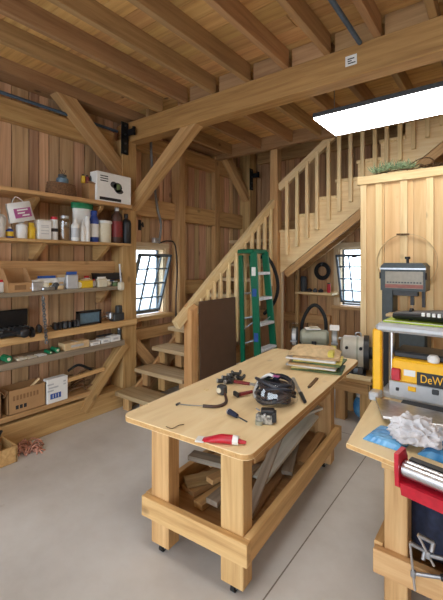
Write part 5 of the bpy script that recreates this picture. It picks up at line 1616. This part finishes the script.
# clutter on the bench's lower shelf
bsz = .2095
def bag(name, lab, x, y, sx, sy, sz, m, strap=True):
    t = thing(name, lab, 'bag', (x, y, bsz))
    bm = new_bm(); bmesh.ops.create_icosphere(bm, subdivisions=4, radius=1.0)
    for vtx in bm.verts:
        q = vtx.co.copy(); f = 1 + .12 * noise.noise(q * 2.2 + Vector((x * 5, 0, 3))); vtx.co = Vector((q.x * sx * f, q.y * sy * f, max(-sz, q.z * sz * f) + sz))
    mz_ = min(vv.co.z for vv in bm.verts)
    for vv in bm.verts: vv.co.z -= mz_
    mk('bag_body', bm, M[m], t, True)
    if strap: simple('strap', lambda b: tube(b, [(-sx * .5, 0, sz * 1.85), (-sx * .3, -.02, sz * 2.2), (sx * .3, -.02, sz * 2.2), (sx * .5, 0, sz * 1.85)], .010, 8), 'black', t, True)
    return t
bag('tool_bag', 'dark blue cloth tool bag on the lower shelf of the heavy workbench', -.235, 2.08, .165, .18, .18, 'navy')
bag('tool_bag', 'black tool bag behind the dark blue one under the heavy workbench', .26, 2.25, .20, .16, .20, 'black')
t = thing('box_fan', 'dark box standing at the back of the lower workbench shelf', 'box', (-.215, 2.60, bsz)); t.name = 'dark_box'
simple('box_body', lambda b: box(b, (0, 0, .24), (.40, .20, .48), bev=.008), 'black', t)
simple('lid', lambda b: box(b, (0, 0, .489), (.41, .21, .018), bev=.004), 'darkgrey', t)
# chrome bar clamps leaning out over the rail
def rodclamp(lab, a, b, tip):
    a, b = Vector(a), Vector(b)
    t = thing('bar_clamp', lab, 'clamp', tuple(a), group='chrome bar clamps under the heavy workbench')
    d = b - a
    simple('bar', lambda bb: cyl(bb, (0, 0, 0), d, .0055, seg=12), 'chrome', t, True)
    s = Vector((.06, 0, .0))
    simple('fixed_jaw', lambda bb: (cyl(bb, d, d + Vector((.055, .02, -.02)), .009, seg=10), cyl(bb, d + Vector((.055, .02, -.02)), d + Vector((.05, .0, -.05)), .009, seg=10)), 'steel', t, True)
    simple('sliding_jaw', lambda bb: (box(bb, d * .35, (.02, .02, .03), bev=.004), cyl(bb, d * .35, d * .35 + Vector(tip), .008, seg=10)), 'steel', t)
    simple('handle', lambda bb: cyl(bb, d * .35 + Vector(tip), d * .35 + Vector(tip) * 1.6, .013, seg=12), 'black', t, True)
w0 = ony(415, 588, 1.78); w1 = ony(410, 541, 1.80)
rodclamp('chrome bar clamp hanging over the front rail of the heavy workbench, its foot lowest', (ony(415, 590, 1.780)), (ony(410, 543, 1.785)), (.10, .02, .02))
rodclamp('chrome bar clamp with its jaw held out sideways over the front rail', (ony(434, 566, 1.770)), (ony(418, 535, 1.765)), (.12, -.01, .03))

# ---------------------------------------------------------------- daylight and view
w = bpy.data.worlds.new('sky'); S.world = w; w.use_nodes = True
bg = w.node_tree.nodes['Background']
bg.inputs[0].default_value = (.80, .90, 1.0, 1); bg.inputs[1].default_value = 5.5


def portal(name, loc, rot, sx, sy):
    l = bpy.data.lights.new(name, 'AREA'); l.shape = 'RECTANGLE'; l.size = sx; l.size_y = sy
    l.cycles.is_portal = True
    o = bpy.data.objects.new(name, l); COL.objects.link(o); o.location = loc; o.rotation_euler = rot


portal('doorway_portal', (-.5, YF - .04, 1.45), (PI / 2, 0, 0), 4.2, 2.9)
portal('opening_portal', (XL - .06, -1.3, 1.65), (PI / 2, 0, -PI / 2), 2.2, 1.8)
portal('window_portal', (XL - .12, 3.245, 1.375), (PI / 2, 0, -PI / 2), .63, .85)
portal('window_portal', (-1.68, YB + .12, 1.38), (PI / 2, 0, PI), .64, .9)

vs = S.view_settings
vs.view_transform = 'Standard'; vs.look = 'None'; vs.gamma = 1; vs.use_curve_mapping = False
vs.exposure = .16
S.display_settings.display_device = 'sRGB'
S.cycles.max_bounces = 8; S.cycles.diffuse_bounces = 5; S.cycles.transparent_max_bounces = 12
S.cycles.sample_clamp_indirect = 6
